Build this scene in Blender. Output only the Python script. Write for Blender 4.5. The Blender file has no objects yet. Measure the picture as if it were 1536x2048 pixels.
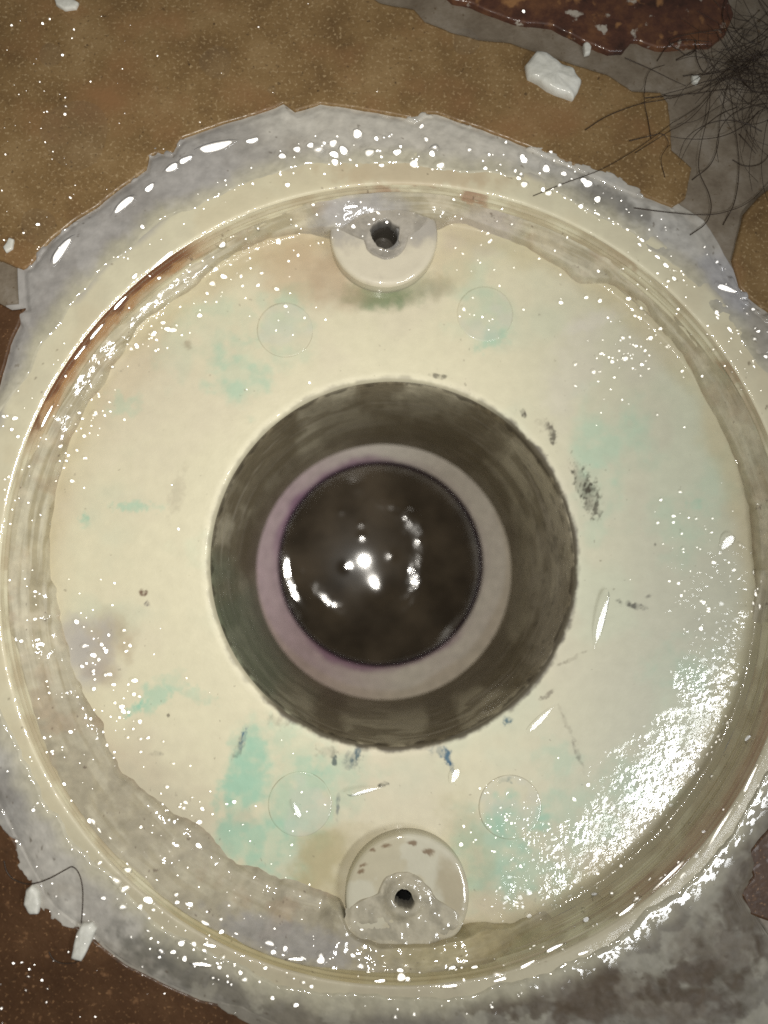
import bpy, bmesh, math, random
import numpy as np
from mathutils import Vector, Matrix

random.seed(7)
RNG = np.random.default_rng(11)
scene = bpy.context.scene
COL = scene.collection
MM = 0.001

# ------------------------------------------------------------------ camera
F = 1600.0                       # focal length in pixels of the 1536 x 2048 photograph
H = 0.220                        # lens height above the tiles
NAD = (713.0, 1150.0)            # point straight below the lens
view = Vector(((768 - NAD[0]) / F, -(1024 - NAD[1]) / F, -1.0)).normalized()
right = Vector((0, 1, 0)).cross(-view).normalized()
up = (-view).cross(right).normalized()
CAM = Vector((0, 0, H))
cam_data = bpy.data.cameras.new('camera')
cam = bpy.data.objects.new('camera', cam_data)
COL.objects.link(cam)
R3 = Matrix((right, up, -view)).transposed()
cam.matrix_world = Matrix.Translation(CAM) @ R3.to_4x4()
cam_data.sensor_width = 36.0
cam_data.lens = F / 2048.0 * 36.0
cam_data.clip_start = 0.01
cam_data.clip_end = 10.0
cam_data.dof.use_dof = True
cam_data.dof.focus_distance = 0.224
cam_data.dof.aperture_fstop = 6.0
scene.camera = cam

# ------------------------------------------------------------------ world and lamps
world = bpy.data.worlds.new('World')
scene.world = world
world.use_nodes = True
bg = world.node_tree.nodes['Background']
bg.inputs[0].default_value = (1.0, 0.98, 0.94, 1)
bg.inputs[1].default_value = 0.10

LIGHT_A = Vector((0.004, 0.011, H + 0.002))         # the phone's own lamp beside its lens
la = bpy.data.lights.new('phone_lamp', 'SPOT')
la.energy = 1.78
la.color = (1.0, 0.955, 0.87)
la.shadow_soft_size = 0.0035
la.spot_size = math.radians(122)
la.spot_blend = 1.0
lo = bpy.data.objects.new('phone_lamp', la)
COL.objects.link(lo)
lo.location = LIGHT_A
lo.rotation_euler = Vector((-0.075, 0.030, -0.22)).to_track_quat('-Z', 'Y').to_euler()

LIGHT_B = Vector((0.190, -0.138, 0.240))            # a strip lamp beyond the lower right corner
lb = bpy.data.lights.new('strip_lamp', 'AREA')
lb.energy = 0.40
lb.color = (0.96, 0.98, 1.0)
lb.shape = 'RECTANGLE'
lb.size = 0.17; lb.size_y = 0.035
lo2 = bpy.data.objects.new('strip_lamp', lb)
COL.objects.link(lo2)
zz_ = -(Vector((0.045, -0.03, 0)) - LIGHT_B).normalized()
xx_ = Vector((0.62, 0.78, 0)); xx_ = (xx_ - zz_ * xx_.dot(zz_)).normalized(); yy_ = zz_.cross(xx_)
lo2.matrix_world = Matrix.Translation(LIGHT_B) @ Matrix((xx_, yy_, zz_)).transposed().to_4x4()

scene.view_settings.view_transform = 'Standard'
scene.view_settings.look = 'None'
scene.view_settings.exposure = 0.12
scene.view_settings.gamma = 1.0
scene.view_settings.use_curve_mapping = False
scene.render.engine = 'CYCLES'
scene.cycles.use_adaptive_sampling = False
scene.cycles.use_denoising = False
scene.cycles.max_bounces = 6
scene.cycles.transparent_max_bounces = 12
scene.cycles.sample_clamp_indirect = 3.0
scene.cycles.caustics_reflective = False
scene.cycles.caustics_refractive = False
scene.cycles.filter_width = 1.6

# ------------------------------------------------------------------ pixel <-> place
def P(u, v, z=0.0):
    """The place at height z that the photograph shows at pixel u, v."""
    d = right * ((u - 768) / F) + up * (-(v - 1024) / F) + view
    t = (z - H) / d.z
    return CAM + d * t

Rn = np.array([right, up, view])
def proj(x, y, z):
    d = np.stack([np.asarray(x), np.asarray(y), np.asarray(z) - H], -1) @ Rn.T
    return 768 + F * d[..., 0] / d[..., 2], 1024 - F * d[..., 1] / d[..., 2]

AX = P(811, 1139, 0)            # the drain's axis
AX = Vector((AX.x, AX.y, 0))

# ------------------------------------------------------------------ noise and painting
def _hash(ix, iy, seed):
    h = (ix.astype(np.int64) * 374761393 + iy.astype(np.int64) * 668265263 + seed * 1442695041) & 0xffffffff
    h = ((h ^ (h >> 13)) * 1274126177) & 0xffffffff
    return ((h ^ (h >> 16)) & 0xffff) / 65535.0

def vnoise(x, y, seed=0):
    ix = np.floor(x); iy = np.floor(y)
    fx = x - ix; fy = y - iy
    fx = fx * fx * fx * (fx * (fx * 6 - 15) + 10); fy = fy * fy * fy * (fy * (fy * 6 - 15) + 10)
    a = _hash(ix, iy, seed); b = _hash(ix + 1, iy, seed)
    c = _hash(ix, iy + 1, seed); d = _hash(ix + 1, iy + 1, seed)
    return (a * (1 - fx) + b * fx) * (1 - fy) + (c * (1 - fx) + d * fx) * fy

def fbm(u, v, size, oct=4, seed=0, gain=0.5):
    """0..1 cloud noise; size is the largest feature in pixels"""
    t = 0; a = 1; s = 0; k = 1.0 / size
    for o in range(oct):
        t = t + a * vnoise(u * k + 13.7 * o, v * k + 7.3 * o, seed + o * 17)
        s += a; a *= gain; k *= 2.03
    return t / s

def sstep(a, b, x):
    t = np.clip((x - a) / (b - a), 0, 1)
    return t * t * (3 - 2 * t)

def blob(u, v, cx, cy, rx, ry, ang=0, edge=0.35, wob=0.5, seed=0, size=None):
    """soft-edged stain or patch with a ragged outline"""
    a = math.radians(ang)
    dx = u - cx; dy = v - cy
    x = (dx * math.cos(a) + dy * math.sin(a)) / rx
    y = (-dx * math.sin(a) + dy * math.cos(a)) / ry
    d = np.sqrt(x * x + y * y)
    near = d < 2.6
    out = np.zeros_like(d)
    if near.any():
        sz = size or max(6.0, 0.7 * min(rx, ry))
        n = fbm(u[near], v[near], sz, 4, seed + int(cx) * 3 + int(cy))
        dd = d[near] + (n - 0.5) * 2 * wob
        out[near] = 1 - sstep(1 - edge, 1 + edge, dd)
    return out

def mix(c, col, m):
    return c * (1 - m[..., None]) + np.array(col)[None, :] * m[..., None]

def srgb(r, g, b):
    f = lambda x: (x / 255 / 12.92) if x / 255 <= 0.04045 else ((x / 255 + 0.055) / 1.055) ** 2.4
    return (f(r), f(g), f(b))

# ------------------------------------------------------------------ objects
def tag(o, label=None, cat=None, group=None, kind=None):
    if label: o['label'] = label
    if cat: o['category'] = cat
    if group: o['group'] = group
    if kind: o['kind'] = kind
    return o

def empty(name, loc=(0, 0, 0)):
    o = bpy.data.objects.new(name, None)
    o.empty_display_size = 0.01
    o.location = loc
    COL.objects.link(o)
    return o

def link(name, me, m=None, parent=None):
    o = bpy.data.objects.new(name, me)
    if m: me.materials.append(m)
    COL.objects.link(o)
    if parent is not None:
        o.parent = parent
        bpy.context.view_layer.update()
        o.matrix_parent_inverse = parent.matrix_world.inverted()
    return o

def np_mesh(name, co, faces, col=None, wet=None, bump=None, smooth=True):
    me = bpy.data.meshes.new(name)
    n = len(co); k = faces.shape[1]; nf = len(faces)
    me.vertices.add(n); me.vertices.foreach_set('co', np.ascontiguousarray(co, np.float32).ravel())
    me.loops.add(nf * k); me.loops.foreach_set('vertex_index', np.ascontiguousarray(faces, np.int32).ravel())
    me.polygons.add(nf)
    me.polygons.foreach_set('loop_start', np.arange(0, nf * k, k, dtype=np.int32))
    me.polygons.foreach_set('loop_total', np.full(nf, k, np.int32))
    me.update(calc_edges=True)
    if smooth: me.polygons.foreach_set('use_smooth', np.ones(nf, bool))
    if col is not None:
        a = me.color_attributes.new('Col', 'FLOAT_COLOR', 'POINT')
        c4 = np.ones((n, 4), np.float32); c4[:, :3] = np.clip(col, 0.002, 0.95)
        a.data.foreach_set('color', c4.ravel())
    for nm, arr in (('gloss', wet), ('relief', bump)):
        if arr is not None:
            a = me.attributes.new(nm, 'FLOAT', 'POINT')
            a.data.foreach_set('value', np.ascontiguousarray(np.broadcast_to(arr, n), np.float32))
    me.validate()
    return me

def grid_faces(nr, nt, closed=True, flip=False):
    i = np.arange(nr - 1)[:, None]; j = np.arange(nt if closed else nt - 1)[None, :]
    j2 = (j + 1) % nt
    f = np.stack([i * nt + j, i * nt + j2, (i + 1) * nt + j2, (i + 1) * nt + j], -1).reshape(-1, 4)
    return f[:, ::-1] if flip else f

# ------------------------------------------------------------------ materials
def new_mat(name):
    m = bpy.data.materials.new(name); m.use_nodes = True
    nt = m.node_tree
    b = nt.nodes['Principled BSDF']
    return m, nt, b

def N(nt, t, **kw):
    n = nt.nodes.new(t)
    for k, v in kw.items(): setattr(n, k, v)
    return n

def stained_mat(name, rough=0.42, coat=0.6, coat_rough=0.06, fine=900, fine_d=0.05, drop=470, drop_d=0.42, mott=0.045, mott_scale=260):
    """wet surface: colour and stain from the vertex paint, grain and drops from procedural relief"""
    m, nt, b = new_mat(name)
    L = nt.links.new
    tc = N(nt, 'ShaderNodeTexCoord')
    at = N(nt, 'ShaderNodeAttribute', attribute_name='Col')
    re = N(nt, 'ShaderNodeAttribute', attribute_name='relief')
    gl = N(nt, 'ShaderNodeAttribute', attribute_name='gloss')
    # slight mottling of the pigment
    n1 = N(nt, 'ShaderNodeTexNoise'); n1.inputs['Scale'].default_value = mott_scale; n1.inputs['Detail'].default_value = 6
    L(tc.outputs['Object'], n1.inputs['Vector'])
    mr = N(nt, 'ShaderNodeMapRange'); mr.inputs[1].default_value = 0.25; mr.inputs[2].default_value = 0.75
    mr.inputs[3].default_value = 1 - mott; mr.inputs[4].default_value = 1 + mott
    L(n1.outputs['Fac'], mr.inputs[0])
    vm = N(nt, 'ShaderNodeVectorMath', operation='SCALE')
    L(at.outputs['Color'], vm.inputs[0]); L(mr.outputs[0], vm.inputs['Scale'])
    L(vm.outputs[0], b.inputs['Base Color'])
    b.inputs['Roughness'].default_value = rough
    b.inputs['IOR'].default_value = 1.45
    # fine grain below
    n2 = N(nt, 'ShaderNodeTexNoise'); n2.inputs['Scale'].default_value = fine; n2.inputs['Detail'].default_value = 4
    L(tc.outputs['Object'], n2.inputs['Vector'])
    b1 = N(nt, 'ShaderNodeBump'); b1.inputs['Strength'].default_value = 1.0; b1.inputs['Distance'].default_value = fine_d * MM
    L(n2.outputs['Fac'], b1.inputs['Height'])
    L(b1.outputs[0], b.inputs['Normal'])
    # beaded water film on top
    n3 = N(nt, 'ShaderNodeTexNoise'); n3.inputs['Scale'].default_value = drop; n3.inputs['Detail'].default_value = 2.5
    n3.inputs['Roughness'].default_value = 0.55
    L(tc.outputs['Object'], n3.inputs['Vector'])
    mu = N(nt, 'ShaderNodeMath', operation='MULTIPLY'); L(n3.outputs['Fac'], mu.inputs[0]); L(re.outputs['Fac'], mu.inputs[1])
    n4 = N(nt, 'ShaderNodeTexNoise'); n4.inputs['Scale'].default_value = 70; n4.inputs['Detail'].default_value = 2
    L(tc.outputs['Object'], n4.inputs['Vector'])
    ad = N(nt, 'ShaderNodeMath', operation='MULTIPLY_ADD'); L(n4.outputs['Fac'], ad.inputs[0]); ad.inputs[1].default_value = 0.55
    L(mu.outputs[0], ad.inputs[2])
    b2 = N(nt, 'ShaderNodeBump'); b2.inputs['Strength'].default_value = 1.0; b2.inputs['Distance'].default_value = drop_d * MM
    L(ad.outputs[0], b2.inputs['Height'])
    L(b2.outputs[0], b.inputs['Coat Normal'])
    b.inputs['Coat Roughness'].default_value = coat_rough
    b.inputs['Coat IOR'].default_value = 2.05
    mc = N(nt, 'ShaderNodeMath', operation='MULTIPLY'); mc.inputs[1].default_value = coat
    L(gl.outputs['Fac'], mc.inputs[0]); L(mc.outputs[0], b.inputs['Coat Weight'])
    b.inputs['Specular IOR Level'].default_value = 0.25
    return m

def rough_mat(name, stops, scale=60, detail=8, rough=0.55, coat=0.35, coat_rough=0.12, bump_scale=500, bump_d=0.12, speck=None, spec_scale=260, warp=0.15):
    """procedural earthenware, mortar, chips"""
    m, nt, b = new_mat(name)
    L = nt.links.new
    tc = N(nt, 'ShaderNodeTexCoord')
    n1 = N(nt, 'ShaderNodeTexNoise'); n1.inputs['Scale'].default_value = scale; n1.inputs['Detail'].default_value = detail
    n1.inputs['Roughness'].default_value = 0.68; n1.inputs['Distortion'].default_value = warp
    L(tc.outputs['Object'], n1.inputs['Vector'])
    cr = N(nt, 'ShaderNodeValToRGB')
    el = cr.color_ramp.elements
    while len(el) < len(stops): el.new(0.5)
    for e, (p, c) in zip(el, stops):
        e.position = p; e.color = (*c, 1)
    L(n1.outputs['Fac'], cr.inputs[0])
    out = cr.outputs[0]
    if speck:
        for sc, lo, hi, colr, sd in speck:
            nn = N(nt, 'ShaderNodeTexNoise'); nn.inputs['Scale'].default_value = sc; nn.inputs['Detail'].default_value = 5
            mp = N(nt, 'ShaderNodeMapping'); mp.inputs['Location'].default_value = (sd, sd * 2.3, 0)
            L(tc.outputs['Object'], mp.inputs[0]); L(mp.outputs[0], nn.inputs['Vector'])
            r = N(nt, 'ShaderNodeMapRange'); r.inputs[1].default_value = lo; r.inputs[2].default_value = hi
            L(nn.outputs['Fac'], r.inputs[0])
            mx = N(nt, 'ShaderNodeMix', data_type='RGBA'); mx.inputs[7].default_value = (*colr, 1)
            L(r.outputs[0], mx.inputs[0]); L(out, mx.inputs[6]); out = mx.outputs[2]
    L(out, b.inputs['Base Color'])
    b.inputs['Roughness'].default_value = rough
    b.inputs['Specular IOR Level'].default_value = 0.3
    n2 = N(nt, 'ShaderNodeTexNoise'); n2.inputs['Scale'].default_value = bump_scale; n2.inputs['Detail'].default_value = 5
    L(tc.outputs['Object'], n2.inputs['Vector'])
    bp = N(nt, 'ShaderNodeBump'); bp.inputs['Distance'].default_value = bump_d * MM; bp.inputs['Strength'].default_value = 1
    L(n2.outputs['Fac'], bp.inputs['Height']); L(bp.outputs[0], b.inputs['Normal'])
    b.inputs['Coat Weight'].default_value = coat
    b.inputs['Coat Roughness'].default_value = coat_rough
    n3 = N(nt, 'ShaderNodeTexNoise'); n3.inputs['Scale'].default_value = bump_scale * 0.5; n3.inputs['Detail'].default_value = 1
    L(tc.outputs['Object'], n3.inputs['Vector'])
    bc = N(nt, 'ShaderNodeBump'); bc.inputs['Distance'].default_value = bump_d * 1.2 * MM
    L(n3.outputs['Fac'], bc.inputs['Height']); L(bc.outputs[0], b.inputs['Coat Normal'])
    return m

def water_mat(name='clear_water', rough=0.11, ior=1.75, tint=0.99):
    """clear water lying thin on a surface: Fresnel mirror over a clear body"""
    m = bpy.data.materials.new(name); m.use_nodes = True
    nt = m.node_tree; nt.nodes.clear(); L = nt.links.new
    o = N(nt, 'ShaderNodeOutputMaterial'); mx = N(nt, 'ShaderNodeMixShader')
    fr = N(nt, 'ShaderNodeFresnel'); fr.inputs['IOR'].default_value = ior
    tr = N(nt, 'ShaderNodeBsdfTransparent'); tr.inputs[0].default_value = (tint, tint, tint, 1)
    gl = N(nt, 'ShaderNodeBsdfGlossy'); gl.inputs['Roughness'].default_value = rough
    ge = N(nt, 'ShaderNodeNewGeometry'); inv = N(nt, 'ShaderNodeMath', operation='SUBTRACT'); inv.inputs[0].default_value = 1.0
    L(ge.outputs['Backfacing'], inv.inputs[1]); mf = N(nt, 'ShaderNodeMath', operation='MULTIPLY'); L(fr.outputs[0], mf.inputs[0]); L(inv.outputs[0], mf.inputs[1])
    L(mf.outputs[0], mx.inputs[0]); L(tr.outputs[0], mx.inputs[1]); L(gl.outputs[0], mx.inputs[2]); L(mx.outputs[0], o.inputs[0])
    return m

def plain(name, c, rough=0.4, noise=0.15, scale=400, spec=0.5):
    m, nt, b = new_mat(name); L = nt.links.new
    tc = N(nt, 'ShaderNodeTexCoord'); n = N(nt, 'ShaderNodeTexNoise'); n.inputs['Scale'].default_value = scale
    L(tc.outputs['Object'], n.inputs['Vector'])
    cr = N(nt, 'ShaderNodeValToRGB')
    cr.color_ramp.elements[0].position = 0.3; cr.color_ramp.elements[1].position = 0.7
    cr.color_ramp.elements[0].color = (*[x * (1 - noise) for x in c], 1)
    cr.color_ramp.elements[1].color = (*[x * (1 + noise) for x in c], 1)
    L(n.outputs['Fac'], cr.inputs[0]); L(cr.outputs[0], b.inputs['Base Color'])
    b.inputs['Roughness'].default_value = rough; b.inputs['Specular IOR Level'].default_value = spec
    return m

M_PLASTIC = stained_mat('wet_cream_plastic')
M_MORTAR = stained_mat('wet_mortar', rough=0.55, coat=0.55, coat_rough=0.06, fine=700, fine_d=0.12, drop=420, drop_d=0.45, mott=0.16, mott_scale=330)
M_THROAT = stained_mat('grimy_throat', rough=0.6, coat=0.15, coat_rough=0.25, fine=500, fine_d=0.15, drop=300, drop_d=0.2, mott=0.12)
M_WATER = water_mat()
M_BEAD = water_mat('clear_water_bead', 0.20, 1.5, 1.0)
M_FILM = water_mat('clear_water_film', 0.10, 1.5, 1.0)
TILE_A = rough_mat('ochre_tile', [(0.30, (0.135, 0.080, 0.032)), (0.5, (0.215, 0.135, 0.056)), (0.70, (0.29, 0.195, 0.092))], scale=55, bump_scale=900, bump_d=0.12, coat=0.25, coat_rough=0.18,
                   speck=[(300, 0.66, 0.74, (0.34, 0.24, 0.13), 3.1), (420, 0.66, 0.76, (0.05, 0.03, 0.015), 5.2), (900, 0.60, 0.74, (0.12, 0.075, 0.035), 6.2), (1100, 0.56, 0.68, (0.36, 0.26, 0.14), 7.7), (45, 0.52, 0.75, (0.25, 0.135, 0.058), 1.3)])
TILE_B = rough_mat('brown_tile', [(0.30, (0.050, 0.022, 0.008)), (0.5, (0.075, 0.035, 0.014)), (0.72, (0.11, 0.055, 0.024))], scale=70, bump_scale=800, bump_d=0.14, coat=0.12, coat_rough=0.15,
                   speck=[(240, 0.63, 0.75, (0.25, 0.13, 0.06), 2.1), (300, 0.64, 0.76, (0.035, 0.018, 0.008), 8.2), (900, 0.56, 0.70, (0.07, 0.035, 0.014), 6.2), (1000, 0.60, 0.70, (0.22, 0.12, 0.055), 7.7)])
TILE_R = rough_mat('red_tile', [(0.30, (0.03, 0.014, 0.009)), (0.48, (0.085, 0.034, 0.020)), (0.72, (0.19, 0.085, 0.035))], scale=110, bump_scale=260, bump_d=0.5, coat=0.5, coat_rough=0.12,
                   speck=[(190, 0.60, 0.70, (0.30, 0.15, 0.06), 4.1), (230, 0.64, 0.70, (0.42, 0.38, 0.32), 9.2)])
BED = rough_mat('joint_mortar', [(0.28, (0.12, 0.092, 0.064)), (0.5, (0.20, 0.165, 0.122)), (0.72, (0.28, 0.245, 0.20))], scale=90, bump_scale=900, bump_d=0.14, coat=0.3, coat_rough=0.2,
                speck=[(600, 0.64, 0.72, (0.12, 0.085, 0.05), 2.0)])
CHIP = rough_mat('white_mortar_chip', [(0.3, (0.52, 0.52, 0.46)), (0.5, (0.66, 0.66, 0.60)), (0.7, (0.76, 0.77, 0.72))], scale=150, bump_scale=500, bump_d=0.22, coat=0.3, coat_rough=0.15)
HAIR = plain('dark_hair', (0.036, 0.022, 0.013), rough=0.45)
M_BACK = plain('deep_shadow_grime', (0.02, 0.018, 0.014), rough=0.7)

# ------------------------------------------------------------------ floor: joint mortar and tiles
floor_r = np.concatenate([np.linspace(0.1175, 0.19, 60), np.linspace(0.2, 0.42, 14)])
nt_ = 420
th = np.linspace(0, 2 * np.pi, nt_, endpoint=False)
rr, tt = np.meshgrid(floor_r, th, indexing='ij')
x = AX.x + rr * np.cos(tt); y = AX.y + rr * np.sin(tt)
u, v = proj(x, y, 0 * x)
z = -0.0014 + (fbm(u, v, 90, 5, 3) - 0.5) * 0.0013
floor = link('floor', np_mesh('floor', np.stack([x, y, z], -1).reshape(-1, 3), grid_faces(len(floor_r), nt_), smooth=True), BED)
tag(floor, kind='structure')

def smooth_loop(pts, step=3.0, jit=1.2, seed=0, rag=None):
    """closed pixel outline, densified with a chipped edge"""
    pts = [np.array(p, float) for p in pts]
    out = []
    for i in range(len(pts)):
        a, b = pts[i], pts[(i + 1) % len(pts)]
        d = np.linalg.norm(b - a); far = min(a.min(), b.min()) < -120 or max(a[0], b[0]) > 1680 or max(a[1], b[1]) > 2180
        n = max(1, int(d / (40 if far else step)))
        for k in range(n): out.append(a + (b - a) * k / n)
    o = np.array(out)
    n1 = fbm(o[:, 0], o[:, 1], 26, 3, seed) - 0.5
    n2 = fbm(o[:, 0], o[:, 1], 26, 3, seed + 50) - 0.5
    return o + np.stack([n1, n2], -1) * jit * 8

def slab(name, loop, m, parent, top=0.0, bot=-0.006, bevel=0.0006, lift=None, seed=0):
    w = np.array([P(a, b, 0)[:2] for a, b in loop])
    # orient counter-clockwise
    ar = 0.5 * np.sum(w[:, 0] * np.roll(w[:, 1], -1) - np.roll(w[:, 0], -1) * w[:, 1])
    if ar < 0: w = w[::-1]
    t = np.roll(w, -2, 0) - np.roll(w, 2, 0); t /= (np.linalg.norm(t, axis=1, keepdims=True) + 1e-12)
    inw = np.stack([-t[:, 1], t[:, 0]], -1)
    n = len(w)
    bm = bmesh.new()
    rings = []
    for off, zz in ((0, bot), (0, top - bevel), (bevel * 0.35, top - bevel * 0.3), (bevel * 1.2, top)):
        q = w + inw * off
        rings.append([bm.verts.new((q[i, 0], q[i, 1], zz)) for i in range(n)])
    for a, b in zip(rings[:-1], rings[1:]):
        for i in range(n):
            f = bm.faces.new((a[i], a[(i + 1) % n], b[(i + 1) % n], b[i])); f.smooth = True
    f = bm.faces.new(rings[-1])
    bmesh.ops.triangulate(bm, faces=[f])
    me = bpy.data.meshes.new(name); bm.to_mesh(me); bm.free()
    return link(name, me, m, parent)

cut_top = [(45, 538), (62, 530), (82, 500), (105, 476), (150, 440), (190, 415), (245, 372), (292, 338), (298, 312), (316, 305), (342, 306), (362, 276),
           (400, 262), (445, 247), (492, 234), (550, 214), (566, 206), (590, 222), (640, 207), (700, 214), (772, 226), (835, 238), (850, 226), (875, 226),
           (960, 256), (1050, 290), (1150, 332), (1250, 376), (1345, 414)]
cut_left = [(22, 618), (50, 616), (38, 650), (20, 690), (0, 765), (-40, 880), (-70, 1000), (-78, 1130), (-66, 1280), (-48, 1420), (-30, 1540), (0, 1622), (28, 1680), (60, 1738), (78, 1770),
            (84, 1792), (120, 1830), (178, 1872), (250, 1928), (330, 1968), (400, 2000), (480, 2018), (560, 2056)]
tiles = [
    ('ochre', cut_top + [(1372, 396), (1384, 335), (1366, 318), (1345, 300), (1338, 205), (1322, 184), (1265, 180), (1215, 148), (1150, 128), (1078, 104), (1020, 84), (960, 78), (900, 62), (850, 42), (830, 18), (760, 4), (700, -40),
                          (560, -400), (-500, -400), (-500, 430), (0, 520)], TILE_A),
    ('left', cut_left + [(640, 2420), (-560, 2420), (-560, 540), (0, 606)], TILE_B),
    ('red', [(870, -30), (905, 2), (945, 10), (985, 28), (1040, 48), (1105, 54), (1150, 76), (1188, 92), (1218, 106), (1245, 104), (1262, 84), (1276, 84), (1312, 98), (1350, 96), (1385, 92), (1420, 92), (1450, 70),
              (1466, 30), (1455, 0), (1440, -420), (760, -420)], TILE_R),
    ('right', [(1560, 362), (1520, 392), (1490, 425), (1478, 470), (1466, 520), (1480, 572), (1500, 596), (1560, 640), (1640, 760), (1700, 900), (2080, 900), (2080, 330)], TILE_A),
    ('lower', [(1600, 1580), (1540, 1652), (1500, 1700), (1496, 1726), (1505, 1752), (1480, 1786), (1500, 1830), (1560, 1850), (1700, 1880), (2080, 1900), (2080, 1500)], TILE_B),
]
for i, (k, pts, m) in enumerate(tiles):
    loop = smooth_loop(pts, 4.0 if k != 'red' else 3.0, 0.35 if k != 'red' else 0.6, seed=i * 9)
    slab('tile', loop, m, floor, top=0.0 if k != 'red' else 0.0006, bevel=0.0006 if k != 'red' else 0.0006)

# ------------------------------------------------------------------ the drain body (profile in mm, turned about the axis)
prof = [(120.8, -2.2), (120.4, -0.7), (119.2, -0.45), (112.5, -0.4), (110.9, -0.45), (110.1, -0.8), (109.6, -1.6), (109.2, -3.0), (108.8, -5.5), (108.4, -8.5), (107.9, -11.2), (107.1, -13.2), (105.6, -14.5), (103.0, -14.95), (97, -15.05), (74, -15.1), (62, -15.2), (56.4, -15.35), (54.6, -15.6), (53.8, -16.1), (53.4, -17.0), (53.2, -19), (53.0, -26), (52.4, -45), (51.3, -70), (50.0, -95)]
prof = np.array(prof)
HOLE = P(788, 1122, -0.0156)       # the outlet sits a little off the rim's centre
def resample(p, step):
    d = np.r_[0, np.cumsum(np.hypot(*np.diff(p, axis=0).T))]
    s = np.arange(0, d[-1], 0.06)
    q = np.stack([np.interp(s, d, p[:, 0]), np.interp(s, d, p[:, 1])], -1)
    k = np.exp(-0.5 * (np.arange(-16, 17) / 6.0) ** 2); k /= k.sum()
    qq = np.pad(q, ((16, 16), (0, 0)), mode='edge')
    return np.stack([np.convolve(qq[:, i], k, 'valid') for i in (0, 1)], -1)
fine_prof = resample(prof, 0.06)
zsort = np.argsort(fine_prof[:, 0])
def body_z(rmm): return np.interp(rmm, fine_prof[zsort, 0], fine_prof[zsort, 1])

def cut(r_hi, r_lo, step):
    """profile points between two radii on the way inwards"""
    m = (fine_prof[:, 0] <= r_hi) & (fine_prof[:, 0] >= r_lo)
    q = fine_prof[m]
    k = max(1, int(step / 0.06))
    idx = np.r_[np.arange(0, len(q) - 1, k), len(q) - 1]
    return q[idx]

def revolve(q, n, jitter=None):
    th = np.linspace(0, 2 * np.pi, n, endpoint=False)
    r = q[:, 0][:, None] * MM * np.ones(n)[None]; zz = q[:, 1][:, None] * MM * np.ones(n)[None]
    ecc = 1 - sstep(58, 100, q[:, 0])[:, None]
    x = AX.x + (HOLE.x - AX.x) * ecc + r * np.cos(th)[None]; y = AX.y + (HOLE.y - AX.y) * ecc + r * np.sin(th)[None]
    return x, y, zz, r / MM, np.broadcast_to(th, r.shape)

drain = empty('floor_drain', (AX.x, AX.y, -0.016))
tag(drain, 'round cream plastic floor drain with two screw bosses and a wide central outlet', 'drain')

CREAM = np.array((0.69, 0.65, 0.475))
MINT = (0.37, 0.57, 0.43)
def outside_bosses(x, y, f):
    ok = np.ones(len(f), bool)
    for (cu, cv, rad) in ((768, 466, 16.0), (815, 1795, 17.4)):
        p = P(cu, cv, -0.009); d = np.hypot(x.ravel() - p.x, y.ravel() - p.y)
        ok &= (d[f] > (rad - 1.0) * MM).any(axis=1)
    return f[ok]
# --- rim
q = cut(120.7, 110.0, 0.24); x, y, zz, r, t = revolve(q, 1500)
u, v = proj(x, y, zz); sh = x.shape
c = np.ones(sh + (3,)) * CREAM * 0.98
def paint_common(c, u, v):
    g = fbm(u, v, 160, 5, 21)
    c = mix(c, (0.62, 0.545, 0.37), sstep(0.5, 0.75, g) * 0.5)
    return c
c = paint_common(c, u, v)
n = fbm(u, v, 60, 5, 5)
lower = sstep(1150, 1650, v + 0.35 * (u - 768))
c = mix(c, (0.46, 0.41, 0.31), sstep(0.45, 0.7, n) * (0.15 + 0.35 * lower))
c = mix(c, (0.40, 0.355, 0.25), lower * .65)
c = mix(c, (0.50, 0.38, 0.24), blob(u, v, 830, 350, 170, 25, 2, seed=3) * 0.5)
c = mix(c, (0.42, 0.40, 0.36), sstep(117.6, 120.2, r + (n - .5) * 4) * 0.8)
sp = fbm(u, v, 14, 3, 77); c = mix(c, (0.12, 0.08, 0.05), sstep(0.84, 0.9, sp) * 0.6)
z2 = zz + (fbm(u, v, 70, 4, 9) - 0.5) * 0.0002
rel = 0.12 + 0.9 * sstep(0.55, 0.75, fbm(u, v, 120, 3, 31)) * sstep(250, 1500, np.abs(v - 800) + np.abs(u - 700))
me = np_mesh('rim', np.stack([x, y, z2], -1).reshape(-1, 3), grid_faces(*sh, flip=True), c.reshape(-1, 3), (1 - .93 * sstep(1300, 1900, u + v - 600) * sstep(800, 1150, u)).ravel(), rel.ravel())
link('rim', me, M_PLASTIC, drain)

# --- side wall below the rim
q = cut(109.9999, 107.0, 0.16); q = np.vstack([[110.0, np.interp(110.0, fine_prof[zsort, 0], fine_prof[zsort, 1])], q])
x, y, zz, r, t = revolve(q, 1700); u, v = proj(x, y, zz); sh = x.shape
c = np.ones(sh + (3,)) * CREAM * 0.93
ang = np.degrees(np.arctan2(y - AX.y, x - AX.x))
hh = -zz / MM
n = fbm(ang * 6, hh * 9, 40, 5, 41); n2 = fbm(u, v, 50, 5, 42)
c = mix(c, (0.47, 0.40, 0.27), sstep(0.35, 0.75, n2) * 0.75)
c = mix(c, (0.33, 0.27, 0.17), sstep(0.52, 0.72, n) * 0.5)
stre = fbm(ang * 2.0, hh * 30, 40, 3, 47)
c = mix(c, (0.38, 0.31, 0.2), sstep(0.5, 0.7, stre) * 0.45)
def arc(a0, a1, soft=5):
    d = np.minimum((ang - a0) % 360, (a1 - ang) % 360)
    inside = ((ang - a0) % 360) < ((a1 - a0) % 360)
    return np.where(inside, sstep(0, soft, d), 0)
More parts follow.
